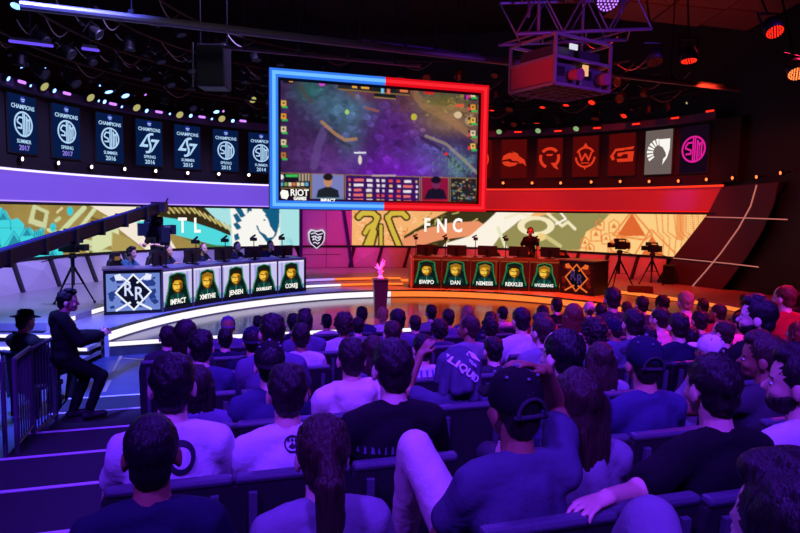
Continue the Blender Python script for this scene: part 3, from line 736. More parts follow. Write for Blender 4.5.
hud(283, 86, 294, 91, (24, 22, 30)); hud(289, 87.5, 293, 89.5, (220, 150, 80)); hud(464, 87, 477, 92, (24, 22, 30)); hud(466, 87.5, 469, 91.5, (200, 40, 200))
for i in range(5):
    y = 91 + i * 13
    for x, s in ((278.5, 1), (468, 1)):
        yy = y + (9 if x < 300 else 0)
        C3.rect(x, yy, x + 9, yy + 8, (60, 44, 40)); C3.rect(x + 2.5, yy + .5, x + 7.5, yy + 6, R.choice([(230, 180, 90), (190, 120, 70), (225, 205, 170), (235, 150, 60)])); C3.rect(x + 4, yy + 2, x + 6, yy + 4, (90, 40, 30)); C3.rect(x + 3.5, yy + 6.2, x + 9, yy + 8, (40, 190, 90)); C3.rect(x, yy + 3, x + 2, yy + 7, R.choice([(220, 60, 80), (220, 170, 60)]))
GOLD = (150, 116, 62)
for x0, x1, c in ((277.5, 311, (28, 20, 36)), (311.5, 344, (122, 128, 190)), (345, 420, (62, 20, 96)), (421, 449, (142, 18, 60)), (450, 477, (36, 34, 40))):
    b0 = 172.5 + (x0 - 278) * .028; b1 = 172.5 + (x1 - 278) * .028; d0 = 202.5 + (x0 - 278) * .036; d1 = 202.5 + (x1 - 278) * .036
    C3.poly([(x0, b0), (x1, b1), (x1, d1), (x0, d0)], GOLD); C3.poly([(x0 + .8, b0 + .8), (x1 - .8, b1 + .8), (x1 - .8, d1 - .8), (x0 + .8, d0 - .8)], c)
C3.rect(286, 174.5, 298, 177, (60, 200, 90)); C3.rect(279, 174, 284, 182, (70, 60, 100)); C3.ell(281.5, 177, 2, 2.6, (240, 240, 240))
for i in range(7): C3.rect(280 + i * 4.2, 182.5, 283 + i * 4.2, 186, R.choice([(220, 120, 60), (210, 60, 90), (120, 160, 90), (90, 170, 220), (230, 220, 190)]))
for i in range(4):
    C3.rect(299 + i * 3, 174, 300.6 + i * 3, 181, (190, 170, 150))
C3.line([(280, 188), (310, 188.6)], .8, GOLD)
# generic bust portraits
C3.poly([(316, 199), (318, 190), (328, 186), (338, 190), (340, 199)], (30, 34, 44)); C3.ell(328, 181, 4.4, 6, (196, 140, 106)); C3.ell(328, 177, 5, 3.6, (34, 26, 26)); C3.rect(312.5, 197.5, 343.5, 203, (96, 130, 160))
C3.poly([(424, 199), (428, 190), (436, 187), (444, 190), (447, 199)], (26, 18, 40)); C3.ell(436, 183.5, 4.2, 5.6, (120, 40, 90)); C3.ell(436, 180, 5, 3.6, (26, 14, 36)); C3.rect(422, 200, 448, 205, (190, 24, 50))
for j in range(5):
    y = 178.5 + j * 5
    for i, (x0, wd) in enumerate(((348, 3), (353, 11), (366, 7), (376, 4), (381, 4), (388, 5), (396, 5), (403, 10), (415, 3))):
        C3.rect(x0 + R.uniform(0, 1.5), y + .03 * (x0 - 348), x0 + wd * R.uniform(.75, 1), y + 2.6 + .03 * (x0 - 348), R.choice([(238, 226, 236), (238, 226, 236), (230, 80, 80), (230, 190, 110)] if i not in (1, 7) else [(240, 230, 240), (235, 110, 110)]))
C3.rect(372, 174.8, 396, 176.4, (190, 160, 170))
for i in range(60):
    x, y = R.uniform(452, 476), R.uniform(179.5, 205); C3.ell(x, y, R.uniform(.6, 1.6), R.uniform(.5, 1.2), R.choice([(176, 168, 120), (150, 140, 96), (150, 50, 44), (70, 110, 150), (50, 44, 40), (120, 116, 84), (160, 150, 104)]))
nx, nz = 250, 150
ix, iz0, iz1 = hx - FRW - 0.06, FRW + 0.05, SHt - FRW - 0.06
g = [[Vector((-ix + 2 * ix * j / nx, 0.036, iz1 + (iz0 - iz1) * i / nz)) for j in range(nx + 1)] for i in range(nz + 1)]
Mb = Matrix.Translation(bs.location) @ Matrix.Rotation(rz, 4, 'Z')
picture('display', g, C3, lambda i, j, p: to_px(Mb @ p), screen_mat('big_screen', 0.95), bs)
def on_big(px, py):
    o = Mb.inverted() @ Vector((0, 0, ZC)); r = Mb.to_3x3().inverted() @ ray(px, py); t = (0.03 - o.y) / r.y; return o + r * t
for s, px, py, sz in (('RIOT', 299.5, 193, 0.19), ('GAMES', 300, 198.6, 0.095), ('IMPACT', 328, 200.6, 0.10)):
    lettering(s, sz, WHITEINK, bs, on_big(px, py), 0.005, 0.9)
f = Flat(); c = on_big(284.5, 194.5)
f.poly([(-.09, .03), (-.05, .1), (.07, .08), (.09, -.02), (.05, -.1), (-.06, -.08)]); f.build('fist_mark', WHITEINK, bs, 0.032, 0.004, 1.0, (c.x, c.z))
for x in (-hx * .7, hx * .7):
    MB().cone((x, 0.14, SHt), (x, 0.14, 7.6 - zb), 0.02, 0.02, 6).build('hanger', DARKMETAL, bs)

# ================================================================== team desks
DESKH = 0.87
def emblem_rr(t, L, ink, rr, y=-0.02, z0=DESKH / 2):
    f = Flat(); k = 0.33
    f.stroke([(-.96, 0), (0, 1.06), (.96, 0), (0, -1.06), (-.96, 0)], .10)
    for s in (-1, 1):
        f.stroke([(s * .95, -1.05), (s * .2, -.62)], .13); f.stroke([(s * .2, .55), (s * .62, .92)], .1)
        f.poly([(s * .55, .72), (s * .95, .72), (s * 1.02, 1.02), (s * .7, 1.12)][::s])
    f.build('emblem', ink, t, y, 0.006, k, (L / 2, z0))
    for i, x in enumerate((-.19, .19)):
        o = lettering('R', 0.36, rr, t, (L / 2 + x * .5, y - 0.008, z0 + (.045 if i == 0 else -.04)), 0.006, 0.8); 
def portrait(side, seed):
    r = random.Random(seed); c = Canvas(0, 0, 48, 64, 4, (196, 190, 236) if side < 0 else (78, 12, 8))
    for i in range(6):
        x = r.uniform(0, 48); c.rect(x, 0, x + r.uniform(1.5, 4), 64, (120, 116, 210) if side < 0 else r.choice([(30, 6, 6), (150, 40, 16)]), .6)
    c.rect(0, 54, 48, 64, (110, 150, 200) if side < 0 else (24, 12, 10)); c.rect(0, 0, 48, 3, (226, 222, 250) if side < 0 else (140, 60, 30))
    tl, gr, ye = (10, 26, 26), (30, 128, 72), (226, 164, 34)
    w_ = r.uniform(11, 13.5); h_ = r.choice([(34, 24, 12), (34, 24, 12), (150, 104, 26)])
    c.poly([(24, 3), (24 + w_, 9), (24 + w_ + 2, 30), (43, 44), (46, 64), (2, 64), (5, 44), (24 - w_ - 2, 30), (24 - w_, 9)], tl)
    for s in (-1, 1): c.line([(24 + s * w_, 10), (24 + s * (w_ + 1.5), 29), (24 + s * 17, 42), (24 + s * 20, 58)], 1.8, gr); c.line([(24 + s * (w_ - 3), 14), (24 + s * (w_ - 1), 28)], 1.2, (18, 84, 60))
    c.line([(24 - w_ + 1, 8), (24, 4), (24 + w_ - 1, 8)], 2.0, gr)
    c.ell(24, 27, 8.2, 12.5, ye); c.ell(22, 29, 4.5, 7, (244, 200, 78)); c.poly([(14.5, 26), (15, 14), (24, 9), (33, 14), (33.5, 26), (29, 19), (20, 18)], h_)
    c.line([(18, 25), (22.4, 25.6)], 1.8, (46, 30, 10)); c.line([(25.6, 25.6), (30, 25)], 1.8, (46, 30, 10)); c.line([(21, 35), (27, 35)], 1.5, (96, 50, 14)); c.line([(24, 26), (23.2, 31)], 1.1, (140, 96, 20)); c.poly([(27, 20), (32.5, 24), (31.5, 34), (25, 40), (28, 31)], (120, 78, 18)); c.poly([(17, 34), (24, 40), (31, 33), (28, 41), (20, 41)], (84, 52, 14))
    c.poly([(13, 44), (24, 41), (35, 44), (38, 56), (10, 56)], (16, 54, 52)); c.line([(24, 43), (24, 56)], 1.4, (60, 150, 110)); c.line([(14, 48), (20, 55)], 1.2, (40, 120, 90)); c.line([(34, 48), (28, 55)], 1.2, (40, 120, 90))
    return c
def make_desk(side, label, P, E, names, rim, sidecol):
    """P: bottom of the front from the end box to the far end; E: outer corner of the end box face"""
    cc = Vector((CX, CY, 0)); root = thing('team_desk', label, 'desk', (P[0].x, P[0].y, Z1), 0.0, 'player desks on the stage')
    n_ = len(P) - 1; out = [(p - cc).normalized() for p in P]; out = [Vector((o.x, o.y, 0)) for o in out]
    L = lambda p, z=0: Vector((p.x - P[0].x, p.y - P[0].y, z))
    top = MB(); low = MB()
    for i in range(n_):
        a, b = P[i], P[i + 1]; a2, b2 = a + out[i] * .72, b + out[i + 1] * .72
        for mb, z0, z1 in ((top, DESKH - .05, DESKH), (low, 0.0, 0.07)):
            q = [L(a), L(b), L(b2), L(a2)] if mb is top else [L(a), L(b), L(b.lerp(b2, .12)), L(a.lerp(a2, .12))]; mb.add([(*p.xy, z0) for p in q] + [(*p.xy, z1) for p in q], [(0, 3, 2, 1), (4, 5, 6, 7), (0, 1, 5, 4), (1, 2, 6, 5), (2, 3, 7, 6), (3, 0, 4, 7)])
    top.build('tabletop', rim, root); low.build('plinth', BLACK, root)
    for i in range(n_):
        a, b = P[i], P[i + 1]; d = b - a; ang = math.atan2(d.y, d.x); Lg = d.length
        # the panel's own frame: x from the viewer's one side to the other
        flip = (Vector((-math.sin(ang), math.cos(ang), 0)).dot(out[i]) < 0)
        if flip: a, ang = b, ang + math.pi
        pan = MB().box((Lg / 2, 0.03, DESKH / 2), (Lg, 0.03, DESKH)).build('front_panel', BLACK, root)
        pan.location = L(a); pan.rotation_euler = (0, 0, ang)
        cv_ = portrait(side, 10 + i + (50 if side > 0 else 0))
        nx_, nz_ = 44, 44; x0, x1, z0, z1 = .02, Lg - .02, .09, DESKH - .06
        gg = [[Vector((x0 + (x1 - x0) * j / nx_, 0.012, z1 + (z0 - z1) * ii / nz_)) for j in range(nx_ + 1)] for ii in range(nz_ + 1)]
        sc = picture('portrait_screen', gg, cv_, lambda ii, j, p: (48 * j / nx_, 64 * ii / nz_), screen_mat('desk_screen', 1.05), pan)
        lettering(names[i], min(0.15, 1.0 / len(names[i])), WHITEINK, pan, (Lg / 2, 0.004, 0.17), 0.004, 0.85, name='name_lettering')
        MB().box((0.005, 0.012, DESKH / 2), (.03, .03, DESKH)).build('panel_joint', mat('joint_silver', (120, 116, 130), 0.4, 0.6), pan)
    # end box
    a, b = E, P[0]
    if side > 0: a, b = P[0], E
    d = b - a; ang = math.atan2(d.y, d.x); Lg = d.length
    bx_ = MB().box((Lg / 2, 0.36, DESKH / 2), (Lg, 0.70, DESKH)).build('end_box', BLACK, root); bx_.location = L(a); bx_.rotation_euler = (0, 0, ang)
    MB().box((Lg / 2, 0.35, DESKH + .012), (Lg + .04, 0.74, 0.03)).build('end_box_top', rim, bx_)
    MB().box((Lg / 2, 0.0, DESKH / 2), (Lg - .1, 0.02, DESKH - .14)).build('logo_screen', glow('logo_field_blue', (120, 144, 224), .85) if side < 0 else glow('logo_field_red', (60, 8, 10), .8), bx_)
    f = Flat(); r = random.Random(2)
    for i in range(34):
        x, z = r.uniform(.12, Lg - .12), r.uniform(.14, DESKH - .14); a_ = r.uniform(0, 6.3); q = r.uniform(.03, .10)
        f.poly([(x + q * math.cos(a_ + t), z + q * .8 * math.sin(a_ + t)) for t in (0, 1.3, 2.9, 4.4)])
    f.build('logo_texture', glow('logo_tex_blue', (44, 66, 150), .8) if side < 0 else glow('logo_tex_red', (120, 20, 14), .8), bx_, -0.011, 0.003)
    f = Flat().poly([(-.95, 0), (0, 1.04), (.95, 0), (0, -1.04)]); f.build('logo_diamond', glow('logo_dark', (14, 18, 44), 1) if side < 0 else glow('logo_dark_red', (16, 10, 20), 1), bx_, -0.014, 0.004, 0.33, (Lg / 2, DESKH / 2))
    emblem_rr(bx_, Lg, glow('logo_white', (232, 236, 255), 1.0) if side < 0 else glow('logo_orange', (232, 104, 40), 1.0), glow('logo_white2', (210, 218, 255), 1.0) if side < 0 else glow('logo_violet', (70, 40, 96), 1.0))
    e2 = MB().box((0, 0, DESKH / 2), (0.06, 0.72, DESKH)).build('end_panel', sidecol, root)
    m_ = P[-1] + out[-1] * .36; e2.location = L(m_); e2.rotation_euler = (0, 0, math.atan2(out[-1].y, out[-1].x) - math.pi / 2)
    return root, out
def bow(a, b, n, amt):
    d = b - a; nrm = Vector((-d.y, d.x, 0)).normalized(); c = Vector((CX, CY, 0))
    if nrm.dot((a + b) / 2 - c) < 0: nrm = -nrm
    return [a + d * (i / n) + nrm * amt * 4 * (i / n) * (1 - i / n) for i in range(n + 1)]
PLd = bow(at_z(163, 312.5, Z1), at_z(305, 291, Z1), 5, 0.22); EL = at_z(104, 315.5, Z1)
PRd = bow(at_z(559, 292.5, Z1), at_z(412, 288, Z1), 5, 0.10); ER = at_z(594, 296.5, Z1)
RIMB = mat('desk_rim_dark', (120, 112, 130), 0.4); RIMR = mat('desk_rim_warm', (90, 66, 58), 0.4)
dl, outL = make_desk(-1, 'black curved player desk with blue emblem end box and pale portrait screens', PLd, EL, ['IMPACT', 'XMITHIE', 'JENSEN', 'DOUBLELIFT', 'COREJJ'], RIMB, BLACK)
dr, outR = make_desk(1, 'black curved player desk with red emblem end box and dark portrait screens', PRd, ER, ['HYLISSANG', 'REKKLES', 'NEMESIS', 'DAN', 'BWIPO'], RIMR, mat('desk_end_warm', (214, 150, 110), 0.5))
def along(P, t):
    x = t * (len(P) - 1); i = min(int(x), len(P) - 2); f = x - i; p = P[i].lerp(P[i + 1], f)
    o = p - Vector((CX, CY, p.z)); return p, Vector((o.x, o.y, 0)).normalized()
# monitors, webcam poles and chairs
def make_monitor():
    t = thing('gaming_monitor', 'x', 'monitor')
    MB().box((0, 0, .175), (.54, .035, .27)).build('casing', BLACK, t, bevel=.008)
    MB().box((0, .019, .175), (.51, .004, .24)).build('screen', glow('monitor_glow', (70, 80, 130), .5), t)
    MB().box((0, -.025, .12), (.06, .03, .22)).build('stand', DARKMETAL, t); MB().box((0, 0, .01), (.24, .18, .02)).build('foot', DARKMETAL, t)
    return t
def make_pole():
    t = thing('webcam_pole', 'x', 'webcam')
    MB().cone((0, 0, 0), (0, 0, .46), .012, .010, 8).build('pole', BLACK, t); MB().lathe([(.06, 0), (.06, .015), (.02, .02)]).build('base', BLACK, t)
    b = MB().box((0, -.02, .50), (.10, .14, .08)).build('camera_body', BLACK, t); MB().cone((0, .05, .50), (0, .09, .50), .025, .03).build('lens', DARKMETAL, b)
    MB().box((0.03, 0.02, .57), (.14, .03, .04), Matrix.Rotation(.5, 3, 'Y')).build('light_bar', BLACK, t)
    return t
def make_gchair():
    t = thing('gaming_chair', 'x', 'chair')
    f = mat('chair_black', (26, 26, 30), .5)
    prof = [(-.20, .46), (-.24, .70), (-.30, .92), (-.24, 1.10), (-.16, 1.16), (-.14, 1.30), (.14, 1.30), (.16, 1.16), (.24, 1.10), (.30, .92), (.24, .70), (.20, .46)]
    bk = MB().prism(prof, -.30, -.20, lambda x, z, h: (x, h, z)).build('backrest', f, t, bevel=.02)
    MB().box((0, -.19, 1.16), (.2, .03, .09)).build('head_pillow', mat('chair_yellow', (210, 170, 50), .6), bk); MB().box((0, -.31, 1.02), (.2, .02, .12)).build('back_badge', mat('chair_yellow', (210, 170, 50), .6), bk)
    MB().box((0, 0, .44), (.5, .5, .1)).build('seat', f, t, bevel=.03)
    for s in (-1, 1): MB().box((s * .3, -.02, .64), (.07, .28, .03)).bar((s * .3, -.05, .44), (s * .3, -.05, .64), .03, .04).build('armrest', f, t)
    MB().cone((0, 0, .1), (0, 0, .4), .03, .03).build('gas_lift', DARKMETAL, t)
    b = MB()
    for i in range(5): b.bar((0, 0, .09), (.28 * math.cos(i * 1.2566), .28 * math.sin(i * 1.2566), .05), .05, .04)
    b.build('star_base', DARKMETAL, t)
    return t
mon, pol, gch = make_monitor(), make_pole(), make_gchair(); first = {}
PLAYERS = []
def place(proto, loc, rot, label, group):
    if proto.name not in first: first[proto.name] = 1; proto.location = loc; proto.rotation_euler = (0, 0, rot); proto['label'] = label; proto['group'] = group; return proto
    return dup(proto, loc, rot, label, group)
for P, side, nm in ((PLd, -1, 'blue'), (PRd, 1, 'red')):
    for i in range(5):
        p, o = along(P, .1 + .2 * i); face = math.atan2(-o.x * -1, -o.y * 1) if False else math.atan2(o.x, -o.y)
        # face: rotation that turns +y towards the stage centre
        q = p + o * .40; s_ = f'{ORD[i]} from the {nm} emblem end box'
        sidev = Vector((-o.y, o.x, 0))
        place(mon, (q.x, q.y, Z1 + DESKH + .001), face + math.pi, f'black monitor on the player desk, {s_}', 'player monitors')
        q2 = p + o * .16 + sidev * (.18 if side < 0 else .3); place(pol, (q2.x, q2.y, Z1 + DESKH + .001), face, f'thin black webcam pole on the player desk, {s_}', 'webcam poles')
        q3 = p + o * 1.22; place(gch, (q3.x, q3.y, Z1), face, f'black gaming chair with yellow badge, {s_}', 'gaming chairs').scale = (.88, .88, .88 if side < 0 else .82)
        PLAYERS.append((side, i, p + o * 1.12, face, s_))
# ================================================================== people
def remesh(mb, voxel, smooth, ratio, name, disp=None):
    me = mb.mesh('tmp'); o = bpy.data.objects.new('tmp', me)
    r = o.modifiers.new('r', 'REMESH'); r.mode = 'VOXEL'; r.voxel_size = voxel; r.adaptivity = 0
    if smooth: s = o.modifiers.new('s', 'SMOOTH'); s.factor = .5; s.iterations = smooth
    if ratio < 1: d = o.modifiers.new('d', 'DECIMATE'); d.ratio = ratio
    out = bake(o); out.name = name
    bpy.data.objects.remove(o); bpy.data.meshes.remove(me)
    if disp:
        amp, fr, st = disp
        nv = len(out.vertices); co = np.empty(nv * 3, np.float32); no = np.empty(nv * 3, np.float32)
        out.vertices.foreach_get('co', co); out.vertices.foreach_get('normal', no); co = co.reshape(-1, 3); no = no.reshape(-1, 3)
        ns = np.array([noise.noise(q) for q in (co * np.array(st) * fr).tolist()], np.float32)
        out.vertices.foreach_set('co', (co + no * (amp * ns)[:, None]).ravel())
    out.polygons.foreach_set('use_smooth', [True] * len(out.polygons)); out.materials.clear(); out.update()
    return out
def V3(x, y, z): return Vector((x, y, z))
def hand_prims(mb, wr, d, nrm, thumb, curl=.5, spread=.004):
    d = d.normalized(); nrm = (nrm - d * nrm.dot(d)).normalized(); lat = d.cross(nrm)
    for k in (-.026, -.009, .009, .026): mb.capsule(wr + lat * k * .7, wr + d * .08 + lat * k, .016, .0125, 8, 3)
    for i, (k, L) in enumerate(((-.033, .060), (-.0115, .074), (.0115, .080), (.033, .072))):
        if thumb < 0: k = -k
        a = wr + d * .085 + lat * k * 1.05; dd = (d + lat * k * 3.0 * (1 if spread else 0)).normalized()
        for sgm, (l, r0, r1) in enumerate(((.45, .0095, .0088), (.32, .0088, .0082), (.23, .0082, .0072))):
            ax = math.cos(curl * (sgm + .6)); ay = math.sin(curl * (sgm + .6))
            b = a + (dd * ax - nrm * ay) * L * l; mb.capsule(a, b, r0, r1, 7, 2); a = b
    t0 = wr + d * .025 + lat * .024 * thumb; t1 = t0 + (d * .6 + lat * .7 * thumb - nrm * .25).normalized() * .042; t2 = t1 + (d * .9 + lat * .2 * thumb - nrm * .35 * curl).normalized() * .034
    mb.capsule(t0, t1, .015, .012, 7, 2); mb.capsule(t1, t2, .0115, .009, 7, 2)
GARM = {}
SEATED = dict(pelvis=(0, -.02, .48), lean=.06, hip=(.085, 0, -.01), knee=(.14, .42, .50), ankle=(.14, .34, .09), toe=(.15, .48, .045),
              elbow=(.235, .05, .66), wrist=(.10, .27, .59), hdir=(-.35, .9, -.1), hn=(0, 0, 1), curl=.4)
def head_matrix(pose, yaw, pitch=0.0, roll=0.0):
    R_ = Matrix.Rotation(pose['lean'], 3, 'X'); pv = Vector(pose['pelvis']) + R_ @ Vector((0, .02, .54))
    return Matrix.Translation(pv) @ Matrix.Rotation(yaw, 4, 'Z') @ Matrix.Rotation(pitch, 4, 'X') @ Matrix.Rotation(roll, 4, 'Y')
def side_of(pose, key, s):
    k = key + ('_l' if s < 0 else '_r'); v = Vector(pose.get(k, pose[key]))
    return V3(v.x * (s if k not in pose else 1), v.y, v.z)
def torso_prims(mb, T, g, wide=1.0):
    E = lambda c, r: mb.ball(T(c), (r[0] * wide + g, r[1] + g, r[2] + g), 16, 10)
    E((0, 0, .02), (.165, .125, .12)); E((0, -.005, .15), (.148, .108, .15)); E((0, -.015, .31), (.165, .112, .15)); E((0, -.03, .36), (.15, .095, .1))
    mb.capsule(T((-.125 * wide, -.025, .425)), T((.125 * wide, -.025, .425)), .058 + g, .058 + g)
    for s in (-1, 1): mb.capsule(T((0, -.03, .475)), T((s * .14 * wide, -.03, .435)), .047 + g * .6, .052 + g)
def build_body(pose, yaw, pitch=0.0, roll=0.0, voxel=.0085, keep=.22, wide=1.0):
    Rl = Matrix.Rotation(pose['lean'], 3, 'X'); P0 = Vector(pose['pelvis'])
    T = lambda c: P0 + Rl @ V3(c[0], c[1], c[2]); H = head_matrix(pose, yaw, pitch, roll); H3 = H.to_3x3()
    hd = lambda x, y, z: H @ V3(x, y, z)
    body, sh_s, sh_l, hood, tr, shoe = MB(), MB(), MB(), MB(), MB(), [MB(), MB()]
    torso_prims(body, T, 0.0, wide)
    body.capsule(T((0, -.025, .46)), hd(0, -.01, .04), .058, .054)
    body.ball(hd(0, .004, .125), (.077, .098, .096), 18, 12, H3); body.ball(hd(0, .036, .078), (.064, .068, .086), 16, 10, H3); body.ball(hd(0, .058, .018), (.044, .042, .034), 12, 8, H3)
    body.capsule(hd(0, .098, .092), hd(0, .116, .064), .010, .0145); body.capsule(hd(-.036, .085, .108), hd(.036, .085, .108), .014, .014)
    body.capsule(hd(-.018, .094, .034), hd(.018, .094, .034), .010, .010)
    for s in (-1, 1):
        body.ball(hd(s * .08, -.004, .078), (.011, .025, .034), 10, 8, H3); body.ball(hd(s * .035, .07, .06), (.026, .028, .026), 10, 8, H3)
    for g, mb in ((.012, sh_s), (.016, sh_l), (.024, hood)):
        torso_prims(mb, T, g, wide); mb.ball(T((0, 0, .02)), (.172 * wide + g, .132 + g, .08), 14, 8)
    hood.capsule(T((-.07, -.10, .47)), T((.07, -.10, .47)), .055, .055); hood.ball(T((0, -.12, .42)), (.11, .05, .09)); hood.capsule(T((-.1, -.04, .50)), T((-.04, -.09, .49)), .035, .04); hood.capsule(T((.1, -.04, .50)), T((.04, -.09, .49)), .035, .04)
    tr.ball(T((0, 0, .01)), (.172, .132, .115), 14, 8)
    for s in (-1, 1):
        sh = T((s * .165 * wide, -.03, .42)); el = side_of(pose, 'elbow', s); wr = side_of(pose, 'wrist', s)
        body.capsule(sh, el, .054, .041); body.capsule(el, wr, .041, .028)
        hdv = side_of(pose, 'hdir', s); hn = side_of(pose, 'hn', s)
        hand_prims(body, wr, hdv, hn, -s if pose.get('thumb', 1) > 0 else s, pose.get('curl' + ('_l' if s < 0 else '_r'), pose['curl']))
        mid = sh.lerp(el, .62); sh_s.capsule(sh, mid, .066, .066); sh_l.capsule(sh, el, .068, .056); sh_l.capsule(el, el.lerp(wr, .94), .056, .040); hood.capsule(sh, el, .078, .066); hood.capsule(el, el.lerp(wr, .94), .066, .05)
        hp = P0 + V3(s * pose['hip'][0], pose['hip'][1], pose['hip'][2]); kn = side_of(pose, 'knee', s); an = side_of(pose, 'ankle', s); to = side_of(pose, 'toe', s)
        body.capsule(hp, kn, .085, .056); body.capsule(kn, an, .054, .036); body.capsule(an + V3(0, -.03, -.04), to, .034, .028)
        tr.capsule(hp, kn, .097, .068); tr.capsule(kn, an.lerp(kn, .06), .067, .056)
        sb = shoe[0 if s < 0 else 1]; fw = (to - an); fw.z = 0; fw.normalize()
        sb.capsule(V3(an.x, an.y, to.z) - fw * .04, to, .046, .04); sb.capsule(an, V3(an.x, an.y, to.z), .048, .046)
    bm_ = remesh(body, voxel, 3, keep, 'body'); gk = repr(sorted(pose.items()))
    if gk not in GARM: GARM[gk] = dict(short=remesh(sh_s, .013, 4, .3, 'shirt', (.015, 10, (1.5, 1.5, .7))), long=remesh(sh_l, .013, 4, .3, 'shirt', (.015, 10, (1.5, 1.5, .7))),
                hoodie=remesh(hood, .013, 4, .3, 'shirt', (.012, 8, (1, 1, .6))), trousers=remesh(tr, .014, 3, .3, 'trousers', (.006, 12, (1, 1, 1))),
                shoe_l=remesh(shoe[0], .012, 2, .4, 'shoe'), shoe_r=remesh(shoe[1], .012, 2, .4, 'shoe'))
    return dict(GARM[gk], body=bm_, head=H, pose=pose)
# head-local hair and hats
def hair_base(mb, g=0.0):
    mb.ball((0, -.013, .135), (.085 + g, .100 + g, .098 + g), 18, 12); mb.ball((0, -.052, .068), (.066 + g, .050 + g, .062), 14, 10)
    return mb
HAIR = {}
def make_hair():
    HAIR['short'] = remesh(hair_base(MB()), .008, 2, .45, 'hair', (.010, 42, (1, 1, .7)))
    m = hair_base(MB(), .003); m.ball((0, .055, .205), (.062, .048, .038)); m.ball((.02, .02, .225), (.05, .06, .03)); HAIR['quiff'] = remesh(m, .008, 1, .45, 'hair', (.008, 34, (1.2, .7, 1)))
    m = hair_base(MB(), .016); HAIR['curly'] = remesh(m, .008, 1, .5, 'hair', (.030, 48, (1, 1, 1)))
    m = hair_base(MB(), .008)
    for x in np.linspace(-.075, .075, 7):
        yb = -.085 + abs(x) * .5; m.capsule((x * .95, yb + .01, .12), (x * 1.12, yb - .012, -.03), .034, .036); m.capsule((x * 1.12, yb - .012, -.03), (x * 1.2, yb - .03, -.19 + abs(x) * .3), .036, .022)
    for s in (-1, 1): m.capsule((s * .082, .02, .12), (s * .088, .03, -.03), .022, .024); m.capsule((s * .088, .03, -.03), (s * .10, .02, -.15), .024, .014)
    HAIR['long'] = remesh(m, .008, 1, .4, 'hair', (.012, 34, (1.8, 1.8, .25)))
    m = hair_base(MB(), .008)
    for x in np.linspace(-.07, .07, 6): m.capsule((x, -.07 + abs(x) * .4, .1), (x * 1.15, -.075 + abs(x) * .4, -.03), .036, .030)
    for s in (-1, 1): m.capsule((s * .082, .015, .12), (s * .086, .02, -.01), .02, .022)
    HAIR['bob'] = remesh(m, .008, 1, .4, 'hair', (.010, 36, (1.8, 1.8, .3)))
    m = hair_base(MB(), .004); m.ball((0, -.112, .135), (.03, .03, .03)); m.capsule((0, -.118, .135), (0, -.148, .07), .030, .046); m.capsule((0, -.148, .07), (.004, -.15, -.07), .046, .044); m.capsule((.004, -.15, -.07), (.012, -.135, -.19), .044, .016)
    HAIR['ponytail'] = remesh(m, .007, 1, .5, 'hair', (.009, 40, (2, 2, .3)))
    m = hair_base(MB(), -.002); HAIR['cropped'] = remesh(m, .009, 3, .4, 'hair', (.003, 60, (1, 1, 1)))
    # caps
    m = MB(); m.ball((0, -.004, .142), (.0895, .107, .097), 20, 12); m2 = MB(); m2.ball((0, -.10, .09), (.045, .06, .035), 12, 8)
    HAIR['cap'] = remesh(m, .009, 2, .5, 'cap', (.003, 20, (1, 1, 1)))
    b = MB(); b.prism([(-.078, .07), (-.07, .13), (-.045, .168), (0, .18), (.045, .168), (.07, .13), (.078, .07)], .122, .130); HAIR['brim'] = b.mesh('cap_brim')
    b = MB()
    pts = [V3(.052 * math.cos(t), 0, .062 * math.sin(t)) for t in np.linspace(0, math.pi, 9)]
    for p, q in zip(pts[:-1], pts[1:]): b.capsule(V3(p.x, -.112 + .25 * abs(p.x) * .3, .098 + p.z), V3(q.x, -.112 + .25 * abs(q.x) * .3, .098 + q.z), .007, .007, 6, 2)
    b.capsule((-.052, -.100, .098), (.052, -.100, .098), .010, .010, 6, 2); HAIR['strap'] = b.mesh('cap_strap', True)
    b = MB()
    for t in range(6): a = t * 1.047 + .5; b.ball((.066 * math.cos(a), -.004 + .08 * math.sin(a), .216), .006, 8, 5)
    b.ball((0, -.004, .243), .009, 8, 5); HAIR['eyelets'] = b.mesh('cap_eyelets', True)
    b = MB(); b.lathe([(.155, .148), (.16, .153), (.12, .165), (.09, .17), (.085, .22), (.05, .24), (.0, .243)], n=24); HAIR['flathat'] = b.mesh('hat', True)
    m = MB(); m.ball((0, .045, .02), (.062, .064, .05)); m.ball((0, .03, .035), (.074, .06, .045)); HAIR['beard'] = remesh(m, .009, 2, .5, 'beard', (.008, 50, (1, 1, 1)))
    b = MB()
    for s in (-1, 1): b.capsule((s * .018, .098, .112), (s * .05, .087, .113), .0055, .004, 6, 2)
    HAIR['brows'] = b.mesh('eyebrows', True)
    b = MB()
    for s in (-1, 1): b.ball((s * .033, .089, .09), (.014, .009, .0085), 10, 6)
    HAIR['eyes'] = b.mesh('eyes', True)
    b = MB()
    for s in (-1, 1): b.ball((s * .033, .0965, .09), (.006, .003, .006), 8, 5)
    HAIR['iris'] = b.mesh('iris', True)
    b = MB()
    pts = [V3(.088 * math.cos(t), 0, .112 * math.sin(t)) for t in np.linspace(-.2, math.pi + .2, 14)]
    b.tube([(p.x, .0, .125 + p.z) for p in pts], .010, 8)
    for s in (-1, 1): b.cone((s * .074, 0, .08), (s * .108, 0, .08), .042, .038, 14)
    HAIR['headset'] = b.mesh('headset', True)
make_hair()
SKINS = [mat('skin_%d' % i, c, .5, bump=.05, scale=60, vary=.08) for i, c in enumerate([(222, 178, 150), (200, 150, 120), (150, 104, 78), (232, 196, 172)])]
def cloth(n, c, v=.12): return mat('cloth_' + n, c, .85, bump=.45, scale=16, vary=v, spec=.2)
